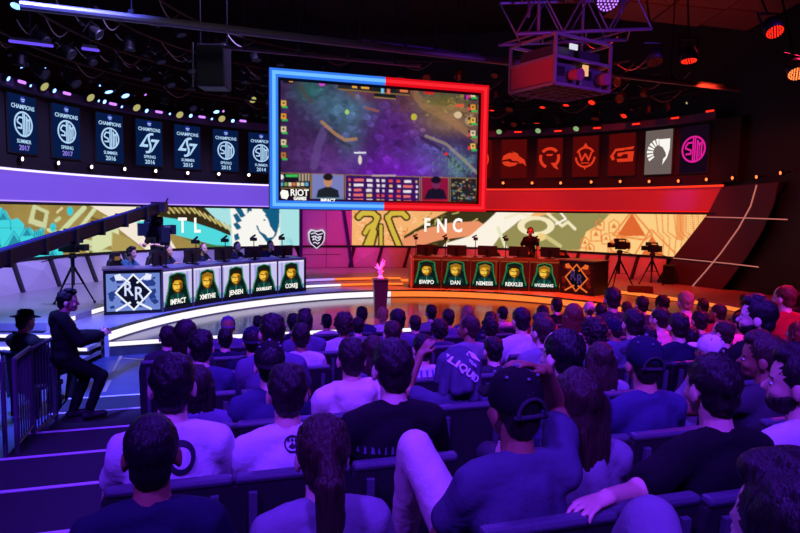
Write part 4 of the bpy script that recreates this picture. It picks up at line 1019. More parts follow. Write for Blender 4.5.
CLOTH = dict(white=(204, 202, 208), navy=(26, 28, 54), black=(17, 17, 20), grey=(124, 124, 134), purple=(92, 82, 120), blue=(54, 56, 92), charcoal=(52, 52, 60), cream=(214, 204, 190), red=(170, 40, 42), pink=(232, 150, 160), teal=(60, 110, 120), striped=(200, 198, 206), slate=(72, 74, 96))
CL = {k: cloth(k, v) for k, v in CLOTH.items()}
HCOL = dict(black=(20, 16, 16), brown=(52, 36, 28), dark=(32, 24, 22), blond=(168, 128, 80), auburn=(96, 48, 32), grey=(140, 136, 134))
HM = {k: mat('hair_' + k, v, .5, bump=.6, scale=6, stretch=(16, 16, 1.1), vary=.6, spec=.38) for k, v in HCOL.items()}
EYEW, EYED, SOLE = mat('eye_white', (225, 222, 220), .3), mat('eye_dark', (28, 18, 14), .2), mat('shoe_dark', (30, 30, 34), .6)
PROTO = {}
def proto(key):
    if key in PROTO: return PROTO[key]
    S = dict(SEATED); yaw = 0; pitch = 0; roll = 0; kw = {}
    if key.startswith('y'): yaw = rad(float(key[1:])); pitch = .06
    elif key == 'slump': pitch = -.1; S['lean'] = .2
    elif key == 'towel':
        yaw = rad(8); roll = .1; S.update(elbow_l=(-.33, .06, .96), wrist_l=(-.215, .10, 1.20), hdir_l=(.65, .2, .7), hn_l=(-.5, -.3, .8), curl_l=.35); kw = dict(voxel=.007, keep=.25)
    elif key == 'handhead':
        yaw = rad(4); S.update(lean=.02, elbow_r=(.25, .14, 1.06), wrist_r=(.135, .03, 1.225), hdir_r=(-.88, -.05, .34), hn_r=(.3, .1, .9), curl_r=.42, knee_l=(-.27, .22, .92), ankle_l=(-.24, .42, .50), toe_l=(-.22, .56, .46)); kw = dict(voxel=.006, keep=.2)
    elif key == 'kneeup': S.update(pelvis=(0, -.02, .43), lean=.1, knee_l=(.0, .30, .92), ankle_l=(-.03, .50, .50), toe_l=(-.03, .64, .46))
    elif key == 'armout': yaw = rad(-6); S.update(elbow_l=(-.35, -.08, .79), wrist_l=(-.55, -.21, .86), hdir_l=(-.85, -.25, -.02), hn_l=(0, .1, 1)); kw = dict(voxel=.007, keep=.22)
    elif key == 'mouth':
        yaw = rad(42); S.update(elbow_l=(-.26, .20, .78), wrist_l=(-.20, .16, .98), hdir_l=(.35, -.15, .8), hn_l=(-.6, .6, .2), curl_l=.9); kw = dict(voxel=.007, keep=.25)
    elif key == 'phone':
        pitch = -.35; S.update(elbow=(.22, .10, .66), wrist=(.07, .28, .74), hdir=(-.4, .7, .5), hn=(0, -.7, .7), curl=.7)
    elif key == 'player':
        S.update(lean=-.12, elbow=(.26, .20, .70), wrist=(.16, .42, .76 + .145), hdir=(-.2, 1, 0), curl=.3); S['pelvis'] = (0, -.02, .53); pitch = -.02
    elif key == 'standing':
        S.update(pelvis=(0, 0, .96), lean=.03, knee=(.10, .02, .52), ankle=(.10, -.02, .09), toe=(.12, .14, .045), elbow=(.25, -.04, 1.14), wrist=(.24, .12, .95), hdir=(-.1, .7, -.6), hn=(.8, .2, .5), curl=.4)
    elif key == 'operator':
        S.update(pelvis=(0, 0, .96), lean=.02, knee=(.10, .02, .52), ankle=(.10, -.02, .09), toe=(.12, .14, .045), elbow=(.27, .08, 1.13), wrist=(.16, .32, 1.18), hdir=(-.2, .9, .2), hn=(0, 0, 1), curl=.6); pitch = -.15
    elif key == 'perched':
        yaw = rad(-14); S.update(pelvis=(0, -.06, .74), lean=-.05, knee=(.11, .16, .46), ankle=(.10, .02, .09), toe=(.11, .18, .045), knee_r=(.15, .30, .52), ankle_r=(.13, .16, .13), toe_r=(.14, .31, .07), elbow=(.25, .08, .94), wrist=(.06, .32, .97), hdir=(-.5, .75, .35), hn=(.8, .3, .3), curl=.4); kw = dict(voxel=.007, keep=.25)
    PROTO[key] = build_body(S, yaw, pitch, roll, **kw); return PROTO[key]
RP = random.Random(11)
def person(key, loc, rotz, scale, label, group=None, hair='short', hc='dark', shirt='short', sc='navy', tc='charcoal', skin=0, face=False, beard=False, hat=None, hatc='navy', headset=False, flip=False):
    pr = proto(key); t = thing('person', label, 'person', loc, rotz, group); t.scale = (scale, scale, scale) if not flip else (-scale, scale, scale)
    obj('body', pr['body'], SKINS[skin], t)
    obj('shirt', pr[shirt], CL[sc], t); obj('trousers', pr['trousers'], CL[tc], t)
    for k in ('shoe_l', 'shoe_r'): obj('shoe', pr[k], SOLE, t)
    def onhead(n, me, m, par=t):
        o = obj(n, me, m, par)
        if n in ('eyebrows', 'eyes', 'iris', 'cap_eyelets'): o['kind'] = 'stuff'
        if par is t: o.matrix_local = pr['head']
        return o
    if hair: onhead('hair', HAIR[hair], HM[hc])
    if beard: onhead('beard', HAIR['beard'], HM[hc])
    if hat in ('cap', 'backcap'):
        c = onhead('cap', HAIR['cap'], CL[hatc])
        if hat == 'backcap': c.matrix_local = pr['head'] @ Matrix.Rotation(math.pi, 4, 'Z')
        onhead('cap_brim', HAIR['brim'], CL[hatc], c); onhead('cap_strap', HAIR['strap'], CL['charcoal'], c); onhead('cap_eyelets', HAIR['eyelets'], CL['grey'], c)
    elif hat == 'flathat': onhead('hat', HAIR['flathat'], CL[hatc])
    if face:
        onhead('eyebrows', HAIR['brows'], HM[hc if hc != 'blond' else 'brown']); e = onhead('eyes', HAIR['eyes'], EYEW); onhead('iris', HAIR['iris'], EYED, e)
    if headset: onhead('headset', HAIR['headset'], BLACK)
    return t
# ---------------------------------------------------------------- the audience
SEATF = TH                                       # seats face down the rake
HEADZ = 1.125
ROWW = lambda k: NW(k) - 0.50
def locate(px, py, kmin=-6, kmax=4):
    r = ray(px, py); best = None
    for k in range(kmin, kmax + 1):
        t = ROWW(k) / (r.x * FV.x + r.y * FV.y); p = Vector((0, 0, ZC)) + r * t
        s = (p.z - ZT(k)) / HEADZ
        e = abs(s - (1.0 if k < 1 else .94))
        if best is None or e < best[0]: best = (e, k, p, s)
    return best
def seat_loc(p, k):
    u = p.x * RV.x + p.y * RV.y
    return u
AUD = []   # px, py, key, hair, hair colour, shirt, shirt colour, extras
def A_(px, py, key='y0', hair='short', hc='dark', shirt='short', sc='navy', look=None, **kw): AUD.append(dict(px=px, py=py, key={'y12': 'y-12', 'y40': 'y12', 'y62': 'y40'}.get(key, 'y-12' if key == 'y0' else key) if px > 560 else key, hair=hair, hc=hc, shirt=shirt, sc=sc, look=look, kw=kw))
A_(153, 447, 'y0', 'cropped', 'black', 'short', 'navy', 'close-cropped dark-haired man in navy tee', row=-3, ow=.26)
A_(320, 448, 'y0', 'ponytail', 'brown', 'short', 'grey', 'woman with long brown ponytail in pale grey tee', row=-3)
A_(513, 405, 'handhead', 'cropped', 'dark', 'short', 'slate', 'capped man resting a hand on his own head', hat='cap', hatc='black', tc='cream', row=-3)
A_(572, 398, 'y0', 'long', 'brown', 'short', 'grey', 'woman with long wavy brown hair in grey top', row=-3, ow=.34)
A_(768, 496, 'kneeup', 'quiff', 'dark', 'hoodie', 'charcoal', 'dark tousled-hair person with one pale raised knee', tc='grey', row=-4, ow=.14)
A_(173, 381, 'y0', 'short', 'black', 'short', 'white', 'black-haired man in white jersey numbered on its back', row=-2)
A_(197, 384, 'y0', 'bob', 'dark', 'short', 'purple', 'dark bob-haired woman in purple tee', row=-1)
A_(286, 388, 'y0', 'short', 'dark', 'short', 'white', 'dark-haired man in white tee with round back mark', row=-2)
A_(390, 364, 'y0', 'short', 'dark', 'short', 'black', 'dark-haired man in black tee with faded back print', row=-2)
A_(455, 366, 'towel', 'cropped', 'dark', 'short', 'slate', 'man with a printed jersey draped over his head', row=-1)
A_(558, 353, 'y12', 'short', 'black', 'short', 'blue', 'black-haired man in blue tee looking aside', face=True, row=-2)
A_(706, 384, 'armout', 'short', 'dark', 'short', 'black', 'short-haired man in plain black tee with bare arms', row=-3)
A_(790, 380, 'y62', 'quiff', 'dark', 'short', 'white', 'bearded dark-haired man in white tee turned sideways', beard=True, face=True, row=-3)
A_(758, 356, 'mouth', 'quiff', 'brown', 'short', 'charcoal', 'man in charcoal tee holding a hand to his mouth', face=True, row=-2)
A_(639, 360, 'y0', 'cropped', 'dark', 'short', 'blue', 'man in navy cap and loose blue tee', hat='cap', hatc='navy', row=-2)
A_(597, 358, 'y0', 'long', 'brown', 'short', 'grey', 'woman with straight brown hair in grey tee', row=-1)
A_(350, 356, 'y0', 'short', 'dark', 'hoodie', 'cream', 'dark-haired person in cream hooded sweatshirt', row=-1)
A_(269, 362, 'y0', 'cropped', 'black', 'short', 'blue', 'person in dark cap and blue tee', hat='backcap', hatc='black', row=-1)
A_(421, 347, 'y0', 'short', 'black', 'short', 'striped', 'black-haired person in pale striped shirt', row=0)
A_(491, 354, 'y0', 'short', 'black', 'short', 'charcoal', row=0)
A_(706, 350, 'y40', 'cropped', 'brown', 'short', 'grey', 'person in pale cap looking aside', hat='cap', hatc='cream', face=True, row=-1)
A_(687, 339, 'y-40', 'long', 'dark', 'short', 'pink', 'long-haired woman in pink top looking aside', face=True, row=0)
A_(753, 316, 'y62', 'quiff', 'black', 'hoodie', 'black', 'bearded man in black hooded top turned sideways', beard=True, face=True, row=-1)
A_(720, 332, 'y40', 'short', 'brown', 'short', 'black', None, face=True, row=0)
A_(201, 345, 'y0', 'short', 'black', 'short', 'blue', row=0)
A_(168, 336, 'y0', 'short', 'dark', 'long', 'charcoal', row=2)
A_(186, 334, 'y0', 'bob', 'dark', 'short', 'charcoal')
A_(225, 338, 'y0', 'short', 'black', 'short', 'navy', row=2)
A_(228, 326, 'y0', 'cropped', 'blond', 'short', 'purple', None, hat='backcap', hatc='purple')
A_(252, 340, 'y0', 'cropped', 'dark', 'short', 'navy', None, hat='backcap', hatc='navy', row=1)
A_(258, 323, 'y0', 'short', 'dark', 'short', 'blue')
A_(271, 330, 'y12', 'short', 'dark', 'short', 'purple')
A_(293, 322, 'y0', 'short', 'black', 'short', 'navy')
A_(304, 322, 'y0', 'quiff', 'dark', 'short', 'purple')
A_(300, 335, 'y0', 'short', 'dark', 'short', 'white', row=1)
A_(326, 324, 'y0', 'short', 'black', 'short', 'cream', row=4)
A_(343, 324, 'y0', 'curly', 'brown', 'short', 'white')
A_(357, 331, 'y0', 'short', 'black', 'short', 'grey')
A_(361, 314, 'y0', 'short', 'dark', 'short', 'blue')
A_(372, 350, 'y0', 'long', 'brown', 'short', 'purple', row=0)
A_(391, 332, 'y0', 'short', 'brown', 'short', 'white', row=1)
A_(396, 319, 'y12', 'short', 'black', 'short', 'purple')
A_(382, 314, 'y0', 'cropped', 'blond', 'short', 'cream')
A_(414, 323, 'y0', 'short', 'dark', 'short', 'navy', row=3)
A_(430, 312, 'y0', 'short', 'black', 'short', 'grey')
A_(438, 330, 'y0', 'curly', 'dark', 'short', 'blue')
A_(447, 317, 'y0', 'short', 'dark', 'short', 'purple')
A_(467, 327, 'y40', 'short', 'brown', 'short', 'grey', None, face=True, row=1)
A_(466, 313, 'y12', 'bob', 'blond', 'short', 'purple')
A_(488, 335, 'y0', 'curly', 'black', 'short', 'charcoal')
A_(489, 319, 'y0', 'short', 'dark', 'short', 'navy')
A_(501, 313, 'y12', 'short', 'black', 'short', 'pink')
A_(519, 319, 'y0', 'short', 'black', 'short', 'white', row=1)
A_(540, 330, 'y12', 'quiff', 'brown', 'short', 'grey', row=0)
A_(541, 313, 'y0', 'short', 'dark', 'long', 'red')
A_(555, 305, 'y0', 'short', 'black', 'short', 'black')
A_(571, 316, 'y0', 'bob', 'auburn', 'short', 'pink')
A_(588, 309, 'y12', 'cropped', 'brown', 'short', 'pink', None, hat='cap', hatc='cream')
A_(599, 311, 'y0', 'short', 'black', 'short', 'red', row=3)
A_(612, 328, 'y40', 'cropped', 'dark', 'short', 'purple', None, hat='cap', hatc='navy', face=True, row=1)
A_(591, 332, 'y0', 'curly', 'dark', 'short', 'purple', row=0)
A_(610, 298, 'y12', 'short', 'dark', 'short', 'charcoal')
A_(625, 308, 'y0', 'short', 'brown', 'short', 'red')
A_(640, 304, 'y12', 'short', 'black', 'short', 'charcoal')
A_(644, 337, 'y12', 'short', 'black', 'short', 'charcoal', row=0)
A_(657, 318, 'y40', 'short', 'dark', 'short', 'pink', None, face=True)
A_(660, 303, 'y40', 'curly', 'black', 'short', 'navy', None, face=True)
A_(675, 325, 'y12', 'short', 'dark', 'short', 'navy', row=0)
A_(683, 301, 'y12', 'short', 'blond', 'short', 'pink', row=2)
A_(701, 306, 'y40', 'quiff', 'dark', 'short', 'charcoal', None, face=True)
A_(716, 312, 'y40', 'short', 'dark', 'short', 'red', None, face=True)
A_(736, 322, 'y40', 'short', 'black', 'short', 'pink', None, face=True, row=1)
A_(743, 300, 'y12', 'short', 'dark', 'long', 'black')
A_(763, 303, 'y12', 'short', 'brown', 'short', 'charcoal')
A_(781, 297, 'y40', 'short', 'auburn', 'short', 'red', None, face=True, row=1)
A_(797, 298, 'y12', 'bob', 'dark', 'short', 'charcoal')
A_(794, 340, 'y40', 'bob', 'auburn', 'short', 'pink', None, face=True, row=0)
A_(775, 318, 'y40', 'short', 'black', 'short', 'charcoal', None, face=True)
A_(630, 322, 'y0', 'short', 'dark', 'short', 'slate')
A_(697, 320, 'y12', 'short', 'black', 'short', 'purple')
# snap everyone to a row and a seat
def free(k, u): return all(abs(u - b['u']) > .38 for b in AUD if b.get('k') == k)
def fit(a, k, ow=0.0):
    r = ray(a['px'], a['py']); p = Vector((0, 0, ZC)) + r * ((ROWW(k) + ow) / r.dot(FV))
    return p.dot(RV), (p.z - ZT(k)) / HEADZ
for a in AUD:
    a['kr'] = a['kw'].pop('row', None); a['ow'] = a['kw'].pop('ow', {-3: .17, -2: .03}.get(a['kr'], 0.0))
for a in sorted(AUD, key=lambda a: a['kr'] is None):
    best = None
    for k in ([a['kr']] if a['kr'] is not None else range(0, 5)):
        u, s = fit(a, k, a['ow']); e = abs(s - (1.0 - .035 * max(0, k))) + (0 if free(k, u) else .16)
        if best is None or e < best[0]: best = (e, k, u, s)
    a.update(k=best[1], u=best[2], s=min(1.12, max(.84, best[3])))
ROWS = sorted({a['k'] for a in AUD}); TOPROW = 4
COLW = dict(striped='striped')
HW = dict(short='short', quiff='tousled', curly='curly', long='long', bob='bob-cut', cropped='cropped', ponytail='ponytailed')
def rank(a):
    row = sorted([b for b in AUD if b['k'] == a['k']], key=lambda b: b['u']); return row.index(a)
make_chair_t = None
def make_seat():
    t = thing('audience_seat', 'x', 'seat')
    prof = [(-.228, .30), (-.232, .72), (-.222, .785), (-.20, .81), (.20, .81), (.222, .785), (.232, .72), (.228, .30)]
    MB().prism(prof, -.225, -.175, lambda x, z, h: (x, h - (z - .4) * .10, z)).build('backrest', SEATFAB, t, bevel=.015)
    MB().box((0, -.247, .806), (.43, .05, .034)).build('top_rail', SEATRAIL, t, bevel=.014)
    MB().box((0, .02, .365), (.41, .42, .07)).build('seat', SEATFAB, t, bevel=.02)
    for s in (-1, 1):
        MB().bar((s * .15, -.232, .25), (s * .15, -.276, .76), .03, .02).build('back_post', SEATRAIL, t)
        MB().bar((s * .18, -.16, 0), (s * .18, -.16, .36), .035, .035).build('leg', DARKMETAL, t); MB().bar((s * .18, .18, 0), (s * .18, .18, .36), .035, .035).build('leg', DARKMETAL, t)
    return t
seat = make_seat(); nrows = {}
TAKEN = {}
for a in AUD:
    k = a['k']; TAKEN.setdefault(k, []).append(a['u'])
    p = UW(a['u'], ROWW(k) + a['ow'], ZT(k)); rw = ORD[TOPROW - k]; n = rank(a)
    kw = dict(a['kw']); extra = 'cap' if kw.get('hat') else None
    if a['look']: lab = f"{a['look']}, {rw} row from the stage"
    else:
        cw = a['sc']; gm = dict(short='tee', long='jacket', hoodie='hoodie')[a['shirt']]
        hw = HW[a['hair']] + ' ' + a['hc'] + '-haired' if a['hair'] != 'cropped' or not extra else kw.get('hatc') + '-capped'
        lab = f"{hw} person in {cw} {gm}, {rw} row from stage, {ORD[min(n, 19)]} from aisle"
    a['obj'] = person(a['key'], p, SEATF, a['s'], lab, 'audience members in the seat rows', a['hair'], a['hc'], a['shirt'], a['sc'], kw.pop('tc', 'charcoal'), RP.choice([0, 0, 1, 2, 3]), **kw)
    p = UW(a['u'], ROWW(k) + min(a['ow'], .2), ZT(k)); place(seat, (p.x, p.y, ZT(k)), SEATF, f'black seat under the {lab.split(chr(44))[0]}, {rw} row', f'seats of the {rw} row')
for k in range(-5, 5):                            # seats nobody sits on
    us = sorted(TAKEN.get(k, [])); u = -.42 if k in (-3, -4) else -.12
    umax = {4: 7.6, 3: 7.2, 2: 6.8, 1: 6.2, 0: 5.6, -1: 4.6, -2: 3.8, -3: 3.0, -4: 2.3, -5: 1.6}[k]
    while u < umax:
        if all(abs(u - q) > .43 for q in us):
            p = UW(u, ROWW(k), ZT(k)); rw = ORD[TOPROW - k]
            place(seat, (p.x, p.y, ZT(k)), SEATF, f'empty black padded seat in the {rw} row from the stage', f'empty seats of the {rw} row'); us.append(u)
        u += .06
# prints on the clothes
def print_on(a, piece, me, m, name, origin, size_k, tilt=0.0):
    """press a flat mesh (x, y) on the back of a garment; origin is the garment's own (x, z)"""
    src = [c for c in a['obj'].children if c.name.split('.')[0] == piece][0]
    bv = BVHTree.FromPolygons([v.co for v in src.data.vertices], [tuple(p.vertices) for p in src.data.polygons])
    me = me.copy(); ct, st = math.cos(tilt), math.sin(tilt)
    for v in me.vertices:
        x, z = (v.co.x * ct - v.co.y * st) * size_k + origin[0], (v.co.x * st + v.co.y * ct) * size_k + origin[1]
        h = bv.ray_cast(Vector((x, -1, z)), Vector((0, 1, 0)))
        y = h[0].y if h[0] is not None else -.15
        v.co = Vector((x, y - .004 - (.002 if v.co.z > 0 else 0), z))
    me.update(); o = obj(name, me, m, a['obj']); o['kind'] = 'stuff'; return o
def by_look(s): return [a for a in AUD if a['look'] and s in a['look']][0]
def flat_mesh(f):
    mb = MB()
    for p in f.p: mb.prism(p, 0, .002)
    return mb.mesh('print')
INK = mat('print_ink', (30, 28, 50), .8); INKW = mat('print_white', (225, 222, 235), .8); INKF = mat('print_faded', (92, 88, 120), .9)
print_on(by_look('white jersey'), 'shirt', flat_mesh(Flat().ring(0, 0, .034, .050, n=24, sq=1.25)), INK, 'jersey_number', (.035, .875), 1)
f = Flat().ring(0, 0, .028, .034, n=20).poly([(-.016, -.012), (0, .004), (.016, -.012), (0, -.02)])
for x in (-.016, 0, .016): f.ring(x, .013, 0, .006, n=8)
print_on(by_look('round back mark'), 'shirt', flat_mesh(f), INK, 'back_mark', (.01, .93), 1)
f = Flat(); rr = random.Random(8)
for z, n_, hh in ((0, 13, .03), (-.075, 6, .024)):
    for i in range(n_):
        x = (i - n_ / 2) * .026; q = rr.uniform(.008, .02); f.poly([(x, z + rr.uniform(-.004, .006)), (x + q, z), (x + q * rr.uniform(.6, 1), z + hh * rr.uniform(.6, 1)), (x + .003, z + hh)])
print_on(by_look('faded back print'), 'shirt', flat_mesh(f), INKF, 'back_print', (0, .80), 1)
tw = by_look('draped over'); tm = text_mesh('L  I  Q  U  I  D', 0.05, 0.001)
print_on(tw, 'shirt', tm, INKW, 'back_lettering', (0, .83), 1)
H = proto('towel')['head']
m = MB(); m.ball((0, -.01, .140), (.115, .130, .118), 18, 12)
for x, y, z, r in ((-.085, -.03, -.06, .045), (-.05, -.10, -.02, .05), (.0, -.125, .0, .055), (.055, -.11, -.07, .05), (.10, -.05, -.11, .045), (.105, .02, -.06, .035), (-.1, .03, 0, .03)):
    m.capsule((x * .85, y * .8, .13), (x * 1.3, y * 1.15, z), .07, r * .95)
tm = remesh(m, .009, 2, .4, 'draped_jersey', (.010, 14, (1.5, 1.5, .5)))
o = obj('draped_jersey', tm, CL['slate'], tw['obj']); o.matrix_local = H
bv = BVHTree.FromPolygons([v.co for v in tm.vertices], [tuple(p.vertices) for p in tm.polygons])
def press(me, ox, oz, tilt, name, par, mt):
    me = me.copy(); ct, st = math.cos(tilt), math.sin(tilt)
    for v in me.vertices:
        x, z = v.co.x * ct - v.co.y * st + ox, v.co.x * st + v.co.y * ct + oz
        h = bv.ray_cast(Vector((x, -1, z)), Vector((0, 1, 0))); y = h[0].y if h[0] is not None else -.12
        v.co = Vector((x, y - .010 - (.002 if v.co.z > 0 else 0), z))
    me.update(); o = obj(name, me, mt, par); o['kind'] = 'stuff'; return o
press(text_mesh('LIQUID', .066, .0022), -.03, .115, -.62, 'jersey_lettering', o, INKW); press(text_mesh('TEAM', .026, .0006), .012, .165, -.62, 'jersey_lettering', o, INKW)
f = Flat().poly([(-.05, .0), (.06, -.02), (.03, .018), (-.02, .03)]); press(flat_mesh(f), .03, .205, -.2, 'jersey_patch', o, INKW)
# stripes of the striped shirt
sa = by_look('striped'); f = Flat()
for i in range(9):
    x = -.2 + i * .05
    for j in range(12): f.poly([(x, -.2 + j * .035), (x + .018, -.2 + j * .035), (x + .018, -.165 + j * .035), (x, -.165 + j * .035)])
print_on(sa, 'shirt', flat_mesh(f), mat('stripe_violet', (90, 74, 150), .9), 'stripe', (0, .74), 1)

# ---------------------------------------------------------------- players and crew
PSH = ['teal', 'navy', 'navy', 'charcoal', 'navy']; PHR = ['quiff', 'short', 'cropped', 'short', 'short']
for side, i, loc, face, s_ in PLAYERS:
    if side > 0: continue
    person('player', (loc.x, loc.y, Z1), face, .98, f'player with headset in dark jersey at the desk, {s_}', 'players at the blue desk', PHR[i], ['black', 'dark', 'blond', 'dark', 'black'][i], 'short', PSH[i], 'black', i % 2, face=True, headset=True)
q, o_ = along(PRd, .30)
d_ = q + o_ * 1.75
person('standing', (d_.x, d_.y, Z1), math.atan2(o_.x, -o_.y) + .3, .97, 'man in black tee with headset standing behind the red desk', None, 'short', 'dark', 'short', 'black', 'black', 1, face=True, headset=True)
pb = at_d(157, 262, 14.3)
person('operator', (pb.x, pb.y, Z2), rad(170), .97, 'crew member in black vest standing behind the crane camera', None, 'short', 'black', 'short', 'black', 'black', 0, face=True)
# people by the aisle barrier
pm = at_z(72, 414, ZT(2)); zt_ = ZT(3)
uu, ww = pm.x * RV.x + pm.y * RV.y, pm.x * FV.x + pm.y * FV.y
pk = UW(-1.47, NW(2) + .62, ZT(3))
person('perched', pk, rad(-56), .93, 'person in black clapping while leaning beside the metal barrier', None, 'quiff', 'black', 'hoodie', 'black', 'black', 0, face=True)
hp = at_d(33, 326, 7.4)
person('slump', (hp.x, hp.y, .0), rad(-20), 1.04, 'person in black wearing a flat brimmed hat seated beyond the barrier', None, 'cropped', 'black', 'hoodie', 'black', 'black', 1, hat='flathat', hatc='black')
ct_ = place(seat, (hp.x, hp.y, 0), rad(-20), 'black padded seat on the floor beyond the metal barrier', 'seat beyond the barrier')
sp = at_z(3, 441, ZT(1)); sp = UW(-1.98, NW(1) + .0, 0.0)
person('standing', sp, rad(-50), 1.0, 'person in black trousers and dark shoes standing outside the barrier', None, 'short', 'black', 'long', 'black', 'black', 1, face=True)
# ================================================================== pedestal and trophy
pp = at_z(380, 317, ZS)
t = thing('trophy_pedestal', 'dark tapered pedestal standing at the front of the glossy stage', 'pedestal', pp, rad(8))
def frustum(b, t_, z0, z1):
    return MB().add([(-b, -b, z0), (b, -b, z0), (b, b, z0), (-b, b, z0), (-t_, -t_, z1), (t_, -t_, z1), (t_, t_, z1), (-t_, t_, z1)], [(3, 2, 1, 0), (4, 5, 6, 7), (0, 1, 5, 4), (1, 2, 6, 5), (2, 3, 7, 6), (3, 0, 4, 7)])
PEDM = mat('pedestal_dark', (34, 34, 46), .35)
frustum(.115, .155, 0, .80).build('column', PEDM, t); MB().box((0, 0, .815), (.33, .33, .03)).build('top_plate', PEDM, t)
tr_ = thing('trophy', 'white bird-winged trophy standing on the dark pedestal', 'trophy', pp + Vector((0, 0, .831)), rad(8))
TW = mat('trophy_white', (232, 230, 240), .3)
MB().lathe([(.075, 0), (.075, .03), (.05, .045), (.035, .08), (.028, .1)], n=20).build('base', TW, tr_, True)
m = MB(); m.capsule((0, 0, .08), (-.01, 0, .20), .035, .045); m.capsule((-.01, 0, .20), (.03, -.01, .27), .04, .02)
for i, (x, z, L) in enumerate(((.05, .42, 1), (.09, .38, 1), (.02, .36, 1), (.10, .32, 1))): m.capsule((0, 0, .2), (x, .01 * i, z), .022, .010)
for i, (x, z) in enumerate(((-.10, .30), (-.12, .25), (-.075, .33))): m.capsule((-.01, 0, .18), (x, .015 * i, z), .022, .009)
m.capsule((.0, 0, .1), (.06, 0, .16), .022, .012); m.capsule((0, 0, .1), (-.06, 0, .15), .02, .01)
obj('wings', remesh(m, .007, 1, .6, 'wings'), TW, tr_)

# ================================================================== cameras
def cam_body(t, z, m=BLACK):
    b = MB().box((0, -.02, z + .02), (.15, .27, .21)).build('camera_body', m, t, bevel=.012)
    MB().cone((0, .11, z + .02), (0, .24, z + .02), .06, .066, 14).build('lens', DARKMETAL, b); MB().box((0, .27, z + .02), (.17, .07, .13)).build('lens_hood', BLACK, b)
    MB().box((0, -.20, z + .02), (.13, .10, .17)).build('battery', m, b); MB().bar((0, -.14, z + .18), (0, .12, z + .18), .035, .035).bar((0, -.13, z + .1), (0, -.13, z + .18), .03, .03).bar((0, .11, z + .1), (0, .11, z + .18), .03, .03).build('handle', BLACK, b)
    MB().box((-.13, .06, z + .15), (.12, .12, .10)).build('viewfinder', BLACK, b); MB().box((.12, -.03, z + .0), (.08, .16, .13)).build('side_module', DARKMETAL, b)
    return b
def make_tripod(name, label, loc, rot, h, spread=.42, col=BLACK):
    t = thing(name, label, 'camera', loc, rot, 'tripod cameras on the stage')
    for i in range(3):
        a = i * 2.094 + .5; f = Vector((spread * math.cos(a), spread * math.sin(a), .02)); k = f.lerp(Vector((0, 0, h * .72)), .5)
        l = MB().cone(f, k, .014, .018).cone(k, (0, 0, h * .72), .022, .024).build('leg', DARKMETAL, t); MB().ball(f, .03, 8, 5).build('foot', BLACK, l)
        MB().cone(k, (0, 0, h * .38), .008, .008, 6).build('spreader', DARKMETAL, t)
    MB().cone((0, 0, h * .36), (0, 0, h * .86), .03, .04).build('column', DARKMETAL, t); MB().lathe([(.07, h * .84), (.08, h * .88), (.05, h * .93)]).build('head', BLACK, t)
    cam_body(t, h + .02); MB().cone((.05, -.05, h * .9), (.3, -.45, h * .78), .01, .01, 6).build('pan_bar', DARKMETAL, t)
    return t
make_tripod('tripod_camera', 'broadcast camera on tall tripod beside the blue emblem end box', at_z(74, 305, Z2), rad(-95), 1.12)
make_tripod('tripod_camera', 'broadcast camera on tall tripod beside the red emblem end box', at_z(618, 289, Z2), rad(60), 1.12)
make_tripod('tripod_camera', 'small tripod camera close to the sail-shaped end panel', at_z(651, 284, Z2), rad(40), .98, .36)
for px, py, h, lb in ((601, 283, .5, 'black floor speaker box against the red panelling'), (668, 284, .55, 'black speaker box by the sail-shaped panel foot')):
    p = at_z(px, py, Z2); t = thing('floor_speaker', lb, 'speaker', p, rad(-25))
    b = MB().box((0, 0, h / 2), (.3, .3, h)).build('cabinet', BLACK, t, bevel=.01); MB().box((0, -.155, h / 2), (.26, .01, h - .06)).build('grille', DARKMETAL, t)
p = at_z(640, 292, Z2); t = thing('stage_monitor', 'low black wedge monitor lying on the stage floor', 'speaker', p, rad(-15))
MB().prism([(-.2, 0), (.2, 0), (.16, .12), (-.05, .16)], -.3, .3, lambda x, z, h: (h, x, z)).build('cabinet', BLACK, t); MB().bar((-.26, .03, .15), (.26, .03, .15), .15, .01).build('grille', DARKMETAL, t)
# camera crane
j0, j1 = at_d(-60, 277, 6.0), at_d(156, 208, 10.2)
t = thing('camera_crane', 'long black camera crane arm reaching over the stage with hanging camera', 'camera crane', (0, 0, 0))
dv = (j1 - j0).normalized(); up = Vector((0, 0, 1))
MB().bar(j0 - dv * 1.0, j0.lerp(j1, .45), .15, .17).bar(j0.lerp(j1, .42), j1, .13, .15).build('arm', BLACK, t, bevel=.01)
MB().cone(j0 - dv + Vector((0, 0, -.11)), j1 + Vector((0, 0, -.10)), .012, .012, 6).cone(j0 + Vector((0, 0, .09)), j1 + Vector((0, 0, .07)), .008, .008, 6).build('tension_cable', mat('crane_cable', (70, 50, 120), .4), t)
for i in range(6): q_ = j0.lerp(j1, .2 + i * .14); MB().box(q_ + Vector((0, 0, -.02)), (.18, .05, .2)).build('arm_collar', DARKMETAL, t)
hd_ = j1 + Vector((0.02, .05, 0)); cpos = at_d(155, 231, 10.3)
MB().box(hd_ + Vector((.02, 0, .02)), (.22, .16, .16)).bar(hd_ + Vector((.1, 0, .05)), hd_ + Vector((.16, 0, .16)), .02, .02).build('tilt_box', mat('crane_box', (40, 16, 22), .5), t)
MB().bar(hd_, Vector((cpos.x - .12, cpos.y, cpos.z + .12)), .09, .09).bar(Vector((cpos.x - .12, cpos.y, cpos.z + .15)), Vector((cpos.x - .12, cpos.y, cpos.z - .12)), .06, .08).build('drop_arm', BLACK, t)
cb = thing('crane_camera', 'bulky broadcast camera hanging from the crane arm tip', 'camera', cpos, rad(-60)); c_ = cam_body(cb, 0.0); cb.scale = (1.05, 1.05, 1.2)
MB().box((.1, .1, -.05), (.04, .22, .2)).build('monitor_hood', BLACK, cb)
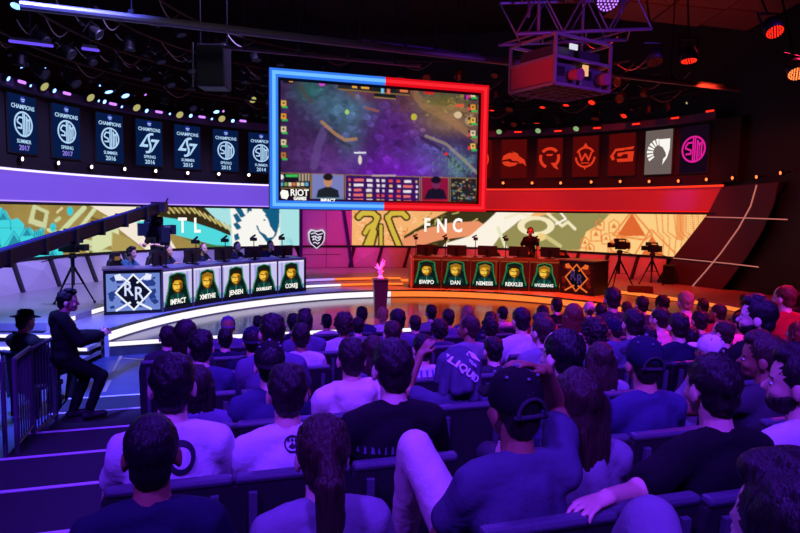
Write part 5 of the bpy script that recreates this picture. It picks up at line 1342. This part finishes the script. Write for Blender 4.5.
mb = MB(); q0 = hd_ + Vector((-.1, 0, -.1)); pts = [q0 + Vector((-.14 * math.sin(s * 3.14), 0, -.3 * s)) for s in np.linspace(0, 1, 9)]; mb.tube(pts, .01, 6); mb.build('cable', BLACK, t)
b0 = j0 - dv * .2; MB().cone((b0.x, b0.y, 0), b0, .09, .07).lathe([(.45, 0), (.45, .06), (.1, .1)], (b0.x, b0.y, 0)).build('column', DARKMETAL, t)
MB().box(j0 - dv * 1.1, (.3, .3, .3)).build('counterweight', DARKMETAL, t)

# ================================================================== aisle barrier
BAR = mat('barrier_steel', (120, 116, 135), .4, .5)
def barrier(u0, w0, z0, u1, w1, z1, h, n, label):
    a, b = UW(u0, w0, z0), UW(u1, w1, z1); t = thing('crowd_barrier', label, 'barrier', a, 0, 'steel barriers along the aisle steps')
    d = b - a; U = Vector((0, 0, h)); low = Vector((0, 0, .08))
    MB().tube([(0, 0, 0), U, d + U, d], .02, 8).build('frame', BAR, t); MB().tube([low, d + low], .016, 8).build('bottom_rail', BAR, t)
    for i in range(1, n): MB().cone(d * (i / n) + low, d * (i / n) + U, .009, .009, 6).build('bar', BAR, t)
    return t
barrier(-1.68, 6.06, ZT(2), -1.68, 6.56, ZT(2), .84, 7, 'steel crowd barrier with slim upright bars beside the aisle steps')
barrier(-1.70, 6.62, ZT(3), -1.62, 7.20, ZT(3), .90, 8, 'steel crowd barrier section behind the clapping person')
barrier(-2.75, 5.98, 0, -1.76, 6.02, 0, 1.18, 4, 'steel barrier section meeting the aisle barrier at a corner')

# ================================================================== lighting rig
LG = {}
def lens(kind):
    d = dict(blue=((120, 170, 255), 4.0), white=((255, 236, 220), 3.0), purple=((190, 120, 255), 1.6), red=((255, 40, 20), 1.6), amber=((255, 120, 60), 2.2), pale=((196, 190, 120), .8), dim=((40, 36, 70), .5), dimred=((90, 20, 16), .5), green=((150, 190, 130), .8))
    c, s = d[kind]; return glow('lens_' + kind, c, s)
def make_can(R_, L_, name='stage_light'):
    t = thing(name, 'x', 'stage light')
    b = MB().lathe([(R_ * .6, L_), (R_ * .95, L_ * .75), (R_, .06), (R_ * 1.1, .05), (R_ * 1.1, 0), (R_ * .94, 0), (R_ * .94, .03)], n=16); b.build('housing', BLACK, t, True)
    MB().lathe([(R_ * .93, .02), (R_ * .93, .03)], n=18).build('lens', lens('dim'), t)
    MB().tube([(-R_ * 1.2, 0, L_ * .4), (-R_ * 1.2, 0, L_ * 1.3), (R_ * 1.2, 0, L_ * 1.3), (R_ * 1.2, 0, L_ * .4)], .012, 6).build('yoke', DARKMETAL, t)
    MB().cone((0, 0, L_ * 1.3), (0, 0, L_ * 1.3 + .12), .02, .02, 8).box((0, 0, L_ * 1.3 + .13), (.06, .08, .06)).build('clamp', DARKMETAL, t)
    return t
def hang(pr, loc, tilt, kind, label, group, sc=1.0):
    if pr.name not in first: first[pr.name] = 1; o = pr
    else: o = dup(pr, loc, 0)
    o.location = loc; o.rotation_euler = tilt; o.scale = (sc, sc, sc); o['label'] = label; o['group'] = group
    for c in o.children:
        if c.name.startswith('lens'):
            c.material_slots[0].link = 'OBJECT'; c.material_slots[0].material = lens(kind)
    return o
can = make_can(.11, .26); par = make_can(.12, .16, 'round_stage_light'); mini = make_can(.055, .12, 'mini_spotlight')
def toward(ph, t): return (t * math.cos(ph), t * -math.sin(ph) * -1, 0)
def tilt_in(ph, ang):
    # lens points down (-z); lean it towards the hall's middle by ang
    ax = Vector((math.cos(ph), -math.sin(ph), 0)); return Matrix.Rotation(ang, 3, ax).to_euler()
OFF = .35
for px, py in ((45, 87), (91, 98), (137, 108), (180, 115), (222, 119), (253, 100)):
    ph, z = cyl(px, py, OFF); hang(par, W(ph, z, OFF), tilt_in(ph, -.95), 'pale', 'round stage light with pale yellow lens above the navy banners', 'pale round lights above the navy banners')
for px, py in ((499, 132), (538, 131), (576, 129)):
    ph, z = cyl(px, py, OFF); hang(par, W(ph, z, OFF), tilt_in(ph, -.95), 'green', 'round stage light with pale green lens above the red banners', 'pale round lights above the red banners', .85)
for px, py in ((9, 79), (55, 91), (105, 102), (147, 111), (191, 116), (233, 121)):
    ph, z = cyl(px, py, OFF); hang(mini, W(ph, z, OFF), tilt_in(ph, -1.1), 'blue', 'small spotlight with dazzling blue-white lens above the navy banners', 'blue spotlights above the navy banners', 1.15)
for px, py in ((31, 86), (99, 101), (122, 107), (170, 114), (212, 119)):
    ph, z = cyl(px, py, OFF); hang(mini, W(ph, z, OFF), tilt_in(ph, -1.1), 'blue', 'tiny blue spotlight between lilac light bars above the navy banners', 'tiny blue spotlights above the navy banners', .7)
def light_bar(px, py, L_, m, label, group, off=OFF, slope_=0.0, r=.035):
    ph, z = cyl(px, py, off); t = thing('light_bar', label, 'stage light', W(ph, z, off), -ph, group)
    MB().capsule((-L_ / 2, 0, 0), (L_ / 2, 0, 0), r, r).build('tube', m, t, True); MB().box((0, .05, .02), (L_ * .9, .06, .07)).build('housing', BLACK, t); MB().cone((0, .05, .04), (0, .05, .3), .012, .012, 6).build('hanger', DARKMETAL, t)
for px, py in ((22, 82), (67, 93.5), (113, 104), (159, 112), (202, 117), (243, 121)): light_bar(px, py, .16, lens('purple'), 'short lilac light bar above the navy banners', 'lilac light bars above the navy banners')
for px, py in ((518, 132), (558, 131), (597, 128), (636, 124), (675, 118), (710, 111)): light_bar(px, py, .2, lens('red'), 'short red light bar above the red banners', 'red light bars above the red banners', r=.025)
for i, (px, py) in enumerate(((23, 159), (59, 163), (92, 167), (125, 169), (156, 171), (188, 173), (219, 174), (249, 175))):
    ph, z = cyl(px, py, .12); hang(mini, W(ph, z, .12), tilt_in(ph, -1.45), 'white', 'small white spotlight under the navy banners', 'white spotlights under the navy banners', 1.0)
for i, (px, py) in enumerate(((503, 183), (532, 183), (560.5, 183), (591, 182), (620, 181.5), (649, 181.5), (678, 181), (706, 179.5), (732, 178), (756, 177), (780, 173))):
    ph, z = cyl(px, py, .12); hang(mini, W(ph, z, .12), tilt_in(ph, -1.45), 'amber', 'small amber spotlight under the red banners', 'amber spotlights under the red banners', .9)
# pipes full of lanterns over the stage
PIPE = mat('pipe_grey', (120, 112, 108), .45, .4); PIPED = mat('pipe_black', (34, 34, 40), .45, .5)
rg = random.Random(21); pi_ = 0
for Rr, z, a0, a1, n in ((8.2, 5.9, -98, 62, 26), (7.4, 6.25, -96, 60, 24), (6.5, 6.5, -92, 58, 22), (5.5, 6.9, -88, 55, 16)):
    nm = ['outermost', 'second', 'third', 'innermost'][pi_]; pi_ += 1
    t = thing('lighting_pipe', f'{nm} curved black lighting pipe hung over the stage', 'lighting pipe', (0, 0, 0), 0, 'curved lighting pipes')
    mb = MB(); pts = [(WX + Rr * math.sin(rad(a0 + (a1 - a0) * i / 40)), WY + Rr * math.cos(rad(a0 + (a1 - a0) * i / 40)), z) for i in range(41)]
    mb.tube(pts, .03, 6); mb.build('pipe', PIPED, t)
    for i in (4, 14, 24, 34): MB().cone(pts[i], (pts[i][0], pts[i][1], 8.7), .012, .012, 6).build('hanger', PIPED, t)
    for i in range(n):
        a = rad(a0 + (a1 - a0) * (i + .5 + rg.uniform(-.3, .3)) / n); px_ = WX + Rr * math.sin(a)
        hang(can, (px_, WY + Rr * math.cos(a), z - .5), tilt_in(a, rg.uniform(-1.1, .5)), rg.choice(['dim', 'dim', 'dim', 'blue'] if px_ < -1 and Rr > 8 else (['dim'] if px_ < -1 else ['dimred', 'dimred', 'red'] if Rr > 7 else ['dimred'])), f'black stage light on the {nm} curved lighting pipe', f'stage lights on the {nm} pipe', rg.uniform(.8, 1.1))
        if i % 3 == 0:
            b = MB(); c0 = Vector((px_, WY + Rr * math.cos(a), z)); tg = Vector((math.cos(a), -math.sin(a), 0)); b.tube([c0 + tg * (.9 * s) + Vector((0, 0, -.22 * math.sin(3.14 * s) - .03)) for s in np.linspace(0, 1, 9)], .014, 6); b.build('cable', PIPE, t)
t = thing('lighting_pipe', 'low curved pipe crowded with mini spotlights above the fascia lip', 'lighting pipe', (0, 0, 0), 0, 'curved lighting pipes')
pts = [(WX + 8.45 * math.sin(rad(-100 + 4.1 * i)), WY + 8.45 * math.cos(rad(-100 + 4.1 * i)), 5.82) for i in range(41)]
MB().tube(pts, .02, 6).build('pipe', PIPED, t)
for i in range(58):
    a_ = rad(-100 + 164 * (i + rg.uniform(.1, .9)) / 58); zz = rg.uniform(5.45, 5.62); cold = a_ < -.1
    hang(mini, (WX + 8.45 * math.sin(a_), WY + 8.45 * math.cos(a_), zz), tilt_in(a_, rg.uniform(-1.3, .8)), rg.choice(['dim', 'dim', 'purple', 'dim', 'blue'] if cold else ['dimred', 'dimred', 'dimred', 'red', 'pale']), 'mini spotlight on the low pipe above the ' + ('navy banners' if cold else 'red banners'), 'mini spotlights on the low pipe over the ' + ('navy banners' if cold else 'red banners'), rg.uniform(.5, .9))
for Rr, z, n_ in ((7.9, 6.15, 30), (7.0, 6.45, 26)):
    for i in range(n_):
        a_ = rad(-98 + 158 * (i + rg.uniform(.1, .9)) / n_); c0 = Vector((WX + Rr * math.sin(a_), WY + Rr * math.cos(a_), z)); tg = Vector((math.cos(a_), -math.sin(a_), 0)); s_ = rg.uniform(.3, .9)
        MB().tube([c0 + tg * (s_ * q) + Vector((0, 0, -.25 * s_ * math.sin(3.14 * q) + .1 * q)) for q in np.linspace(0, 1, 6)], .012, 5).build('cable', mat('cable_sheen', (150, 140, 150), .3, .6), t)
# straight beams crossing the hall
def beam(a, b, r, m, label, mid=()):
    t = thing('ceiling_pipe', label, 'pipe'); MB().cone(a, b, r, r, 10).build('pipe', m, t)
    for f in (.1, .35, .6, .85): q_ = Vector(a).lerp(Vector(b), f); MB().cone(q_, (q_.x, q_.y, 8.7), .01, .01, 6).build('hanger', PIPED, t); MB().box(q_ + Vector((0, 0, r)), (.06, .06, .08)).build('clamp', PIPED, t)
beam(at_d(20, 5, 7.0), at_d(740, 89, 11.5), .05, PIPE, 'long grey pipe crossing the whole hall above the big screen')
beam(at_d(222, 47, 9.0), at_d(420, 66, 10.5), .028, PIPE, 'thin grey pipe hanging just above the big screen')
beam(at_d(360, 40, 9), at_d(480, 55, 10.0), .02, mat('pipe_violet', (110, 60, 150), .4), 'thin violet pipe close to the projector cage')
for a, b, lb in (((10, 41), (52, 46), 'long violet light tube over the navy banners'), ((83, 48.5), (98, 50.5), 'short violet light tube over the navy banners')):
    A1, B1 = at_d(*a, 11), at_d(*b, 11); t = thing('light_tube', lb, 'stage light'); MB().capsule(A1, B1, .025, .025).build('tube', glow('violet_tube', (110, 80, 255), 1.0), t); MB().bar(A1 + Vector((0, 0, .05)), B1 + Vector((0, 0, .05)), .05, .04).build('housing', BLACK, t); MB().cone(A1.lerp(B1, .5), A1.lerp(B1, .5) + Vector((0, 0, 1.2)), .01, .01, 6).build('hanger', PIPED, t)
# hung loudspeaker
p = at_d(214, 68, 9.6); t = thing('hanging_speaker', 'black loudspeaker hanging from the long grey pipe', 'speaker', p)
MB().box((0, 0, 0), (.42, .4, .62)).build('cabinet', BLACK, t, bevel=.02); MB().cone((-.2, 0, .3), (-.2, 0, 2.0), .012, .012).cone((.2, 0, .3), (.2, 0, 2.0), .012, .012).build('cable', PIPED, t); MB().bar((-.25, -.2, -.32), (-.25, -.2, .32), .02, .02).build('white_rod', PIPE, t)
# box trusses
def truss(a, b, wd, label, m=DARKMETAL, n=8):
    a, b = Vector(a), Vector(b); t = thing('box_truss', label, 'truss'); d = (b - a); s = Vector((-d.y, d.x, 0)).normalized() * wd / 2; u = Vector((0, 0, wd / 2))
    cs = [s + u, s - u, -s - u, -s + u]
    for c in cs: MB().cone(a + c, b + c, .025, .025, 8).build('chord', m, t)
    for i in range(n):
        p, q_ = a + d * (i / n), a + d * ((i + 1) / n)
        for j in range(4):
            c0, c1 = cs[j], cs[(j + 1) % 4]
            if i % 2: c0, c1 = c1, c0
            MB().cone(p + c0, q_ + c1, .012, .012, 6).build('brace', m, t)
    for f in (.15, .85): q_ = a + d * f; MB().cone(q_, (q_.x, q_.y, 8.7), .02, .02, 6).build('hanger', m, t)
    return t
truss(at_d(508, 18, 8.4), at_d(640, 14, 8.9), .55, 'steel box truss right above the projector cage', mat('truss_steel', (120, 116, 130), .4, .5), 6)
truss((-8.5, 9.0, 7.6), (3.5, 12.0, 7.6), .4, 'dark box truss high above the blue half of the stage')
truss((2.5, 13.0, 7.7), (9.5, 9.5, 7.7), .4, 'dark box truss high above the red half of the stage')
truss((-6, 8.2, 7.9), (9, 8.6, 7.9), .4, 'dark box truss running across above the floor before the stage', n=14)
# projector cage
cl_ = at_d(555, 62, 8.2); t = thing('projector_cage', 'steel cage holding two projectors hung from the truss', 'projector', (cl_.x, cl_.y, 0), rad(32))
z0, z1 = at_d(555, 83, 8.2).z, at_d(555, 33, 8.2).z; CW, CD = 1.05, .85; CGM = mat('cage_steel', (150, 140, 160), .4, .4)
mb = MB()
for x in (0, CW):
    for y in (0, CD): mb.bar((x, y, z0), (x, y, z1), .035, .035)
for z in (z0, z1, (z0 * .45 + z1 * .55)):
    for y in (0, CD): mb.bar((0, y, z), (CW, y, z), .035, .035)
    for x in (0, CW): mb.bar((x, 0, z), (x, CD, z), .035, .035)
mb.build('frame', CGM, t)
PJ = mat('projector_body', (92, 88, 104), .45); hz = z1 - z0
for i, x in enumerate((.27, .78)):
    b = MB().box((x, CD / 2, z0 + hz * .27), (.44, .7, hz * .42)).build('projector', PJ, t, bevel=.02)
    MB().cone((x + .1, .06, z0 + hz * .25), (x + .1, -.10, z0 + hz * .22), .07, .08, 14).build('lens', mat('lens_pink', (170, 90, 120), .2), b); MB().box((x - .1, .07, z0 + hz * .3), (.16, .02, .12)).build('vent', BLACK, b)
    MB().box((x, CD / 2, z0 + hz * .72), (.40, .6, hz * .22)).build('control_unit', mat('unit_dark', (50, 48, 60), .5), t)
MB().box((.36, .03, z0 + hz * .82), (.14, .02, .07)).build('readout', glow('readout', (220, 220, 235), 1.0), t); MB().box((.60, .03, z0 + hz * .38), (.10, .02, .14)).build('readout', glow('readout_warm', (255, 190, 130), .9), t)
mb = MB()
for i in range(7): mb.bar((CW * i / 6, 0, z0 - .01), (CW * i / 6, CD, z0 - .01), .02, .02); mb.bar((0, CD * i / 6, z0 - .01), (CW, CD * i / 6, z0 - .01), .02, .02)
mb.build('floor_grille', mat('grille_brown', (120, 70, 56), .6), t); MB().box((0, CD / 2, z0 + hz * .3), (.02, CD - .06, hz * .5)).build('side_panel', mat('side_panel_red_lit', (150, 70, 80), .5), t)  # red light falling on this side is put into the panel's colour
for x in (.1, CW - .1): MB().cone((x, CD / 2, z1), (x, CD / 2, 8.7), .02, .02).build('hanger', CGM, t)
# LED par lamps hanging in the dark over the audience
def led_par(px, py, d, R_, kind, label, tilt):
    p = at_d(px, py, d); t = thing('led_par_lamp', label, 'stage light', p); t.rotation_euler = tilt
    MB().lathe([(R_ * .7, .18), (R_, .1), (R_, 0), (R_ * .9, 0), (R_ * .9, .03)], n=20).build('housing', BLACK, t, True); mb = MB()
    mb.ball((0, 0, .0), (R_ * .1, R_ * .1, .012), 8, 4)
    for rr_, n_ in ((.3, 6), (.55, 12), (.78, 18)):
        for i in range(n_): a = i * 6.2832 / n_; mb.ball((R_ * rr_ * math.cos(a), R_ * rr_ * math.sin(a), .0), (R_ * .09, R_ * .09, .012), 8, 4)
    o = mb.build('diode', lens(kind), t); o['kind'] = 'stuff'
    MB().tube([(-R_ * 1.1, 0, .08), (-R_ * 1.1, 0, .3), (R_ * 1.1, 0, .3), (R_ * 1.1, 0, .08)], .012, 6).cone((0, 0, .3), (0, 0, 8.7 - p.z), .012, .012, 6).build('yoke', DARKMETAL, t)
led_par(775, 32, 7, .10, 'red', 'red LED par lamp hanging highest beside the dark drape', (-.6, 0, 0))
led_par(797, 74, 7, .10, 'amber', 'orange LED par lamp hanging beside the dark drape', (-.6, .2, 0))
led_par(689, 61, 8.5, .11, 'red', 'red LED par lamp seen edge-on beyond the projector cage', (-.15, 0, 0))
led_par(655, 62, 8.5, .11, 'dimred', 'unlit LED par lamp beside the projector cage', (-.4, 0, 0))
led_par(608, 1, 8.3, .16, 'purple', 'violet LED par lamp on top of the box truss', (-.8, 0, 0))
led_par(16, 6, 8.0, .07, 'blue', 'blue LED par lamp over the aisle', (-.4, 0, 0))
# ceiling panels above the red half
for i in range(3):
    for j in range(2):
        struct('ceiling_panel', MB().box((5.6 + i * 1.25, 14.2 + j * 1.35, 7.45 - .08 * i), (1.15, 1.25, .05), Matrix.Rotation(.10, 3, 'Y')), mat('ceiling_panel', (90, 66, 62), .8, bump=.2, scale=20))

bpy.data.scenes.remove(TMP)
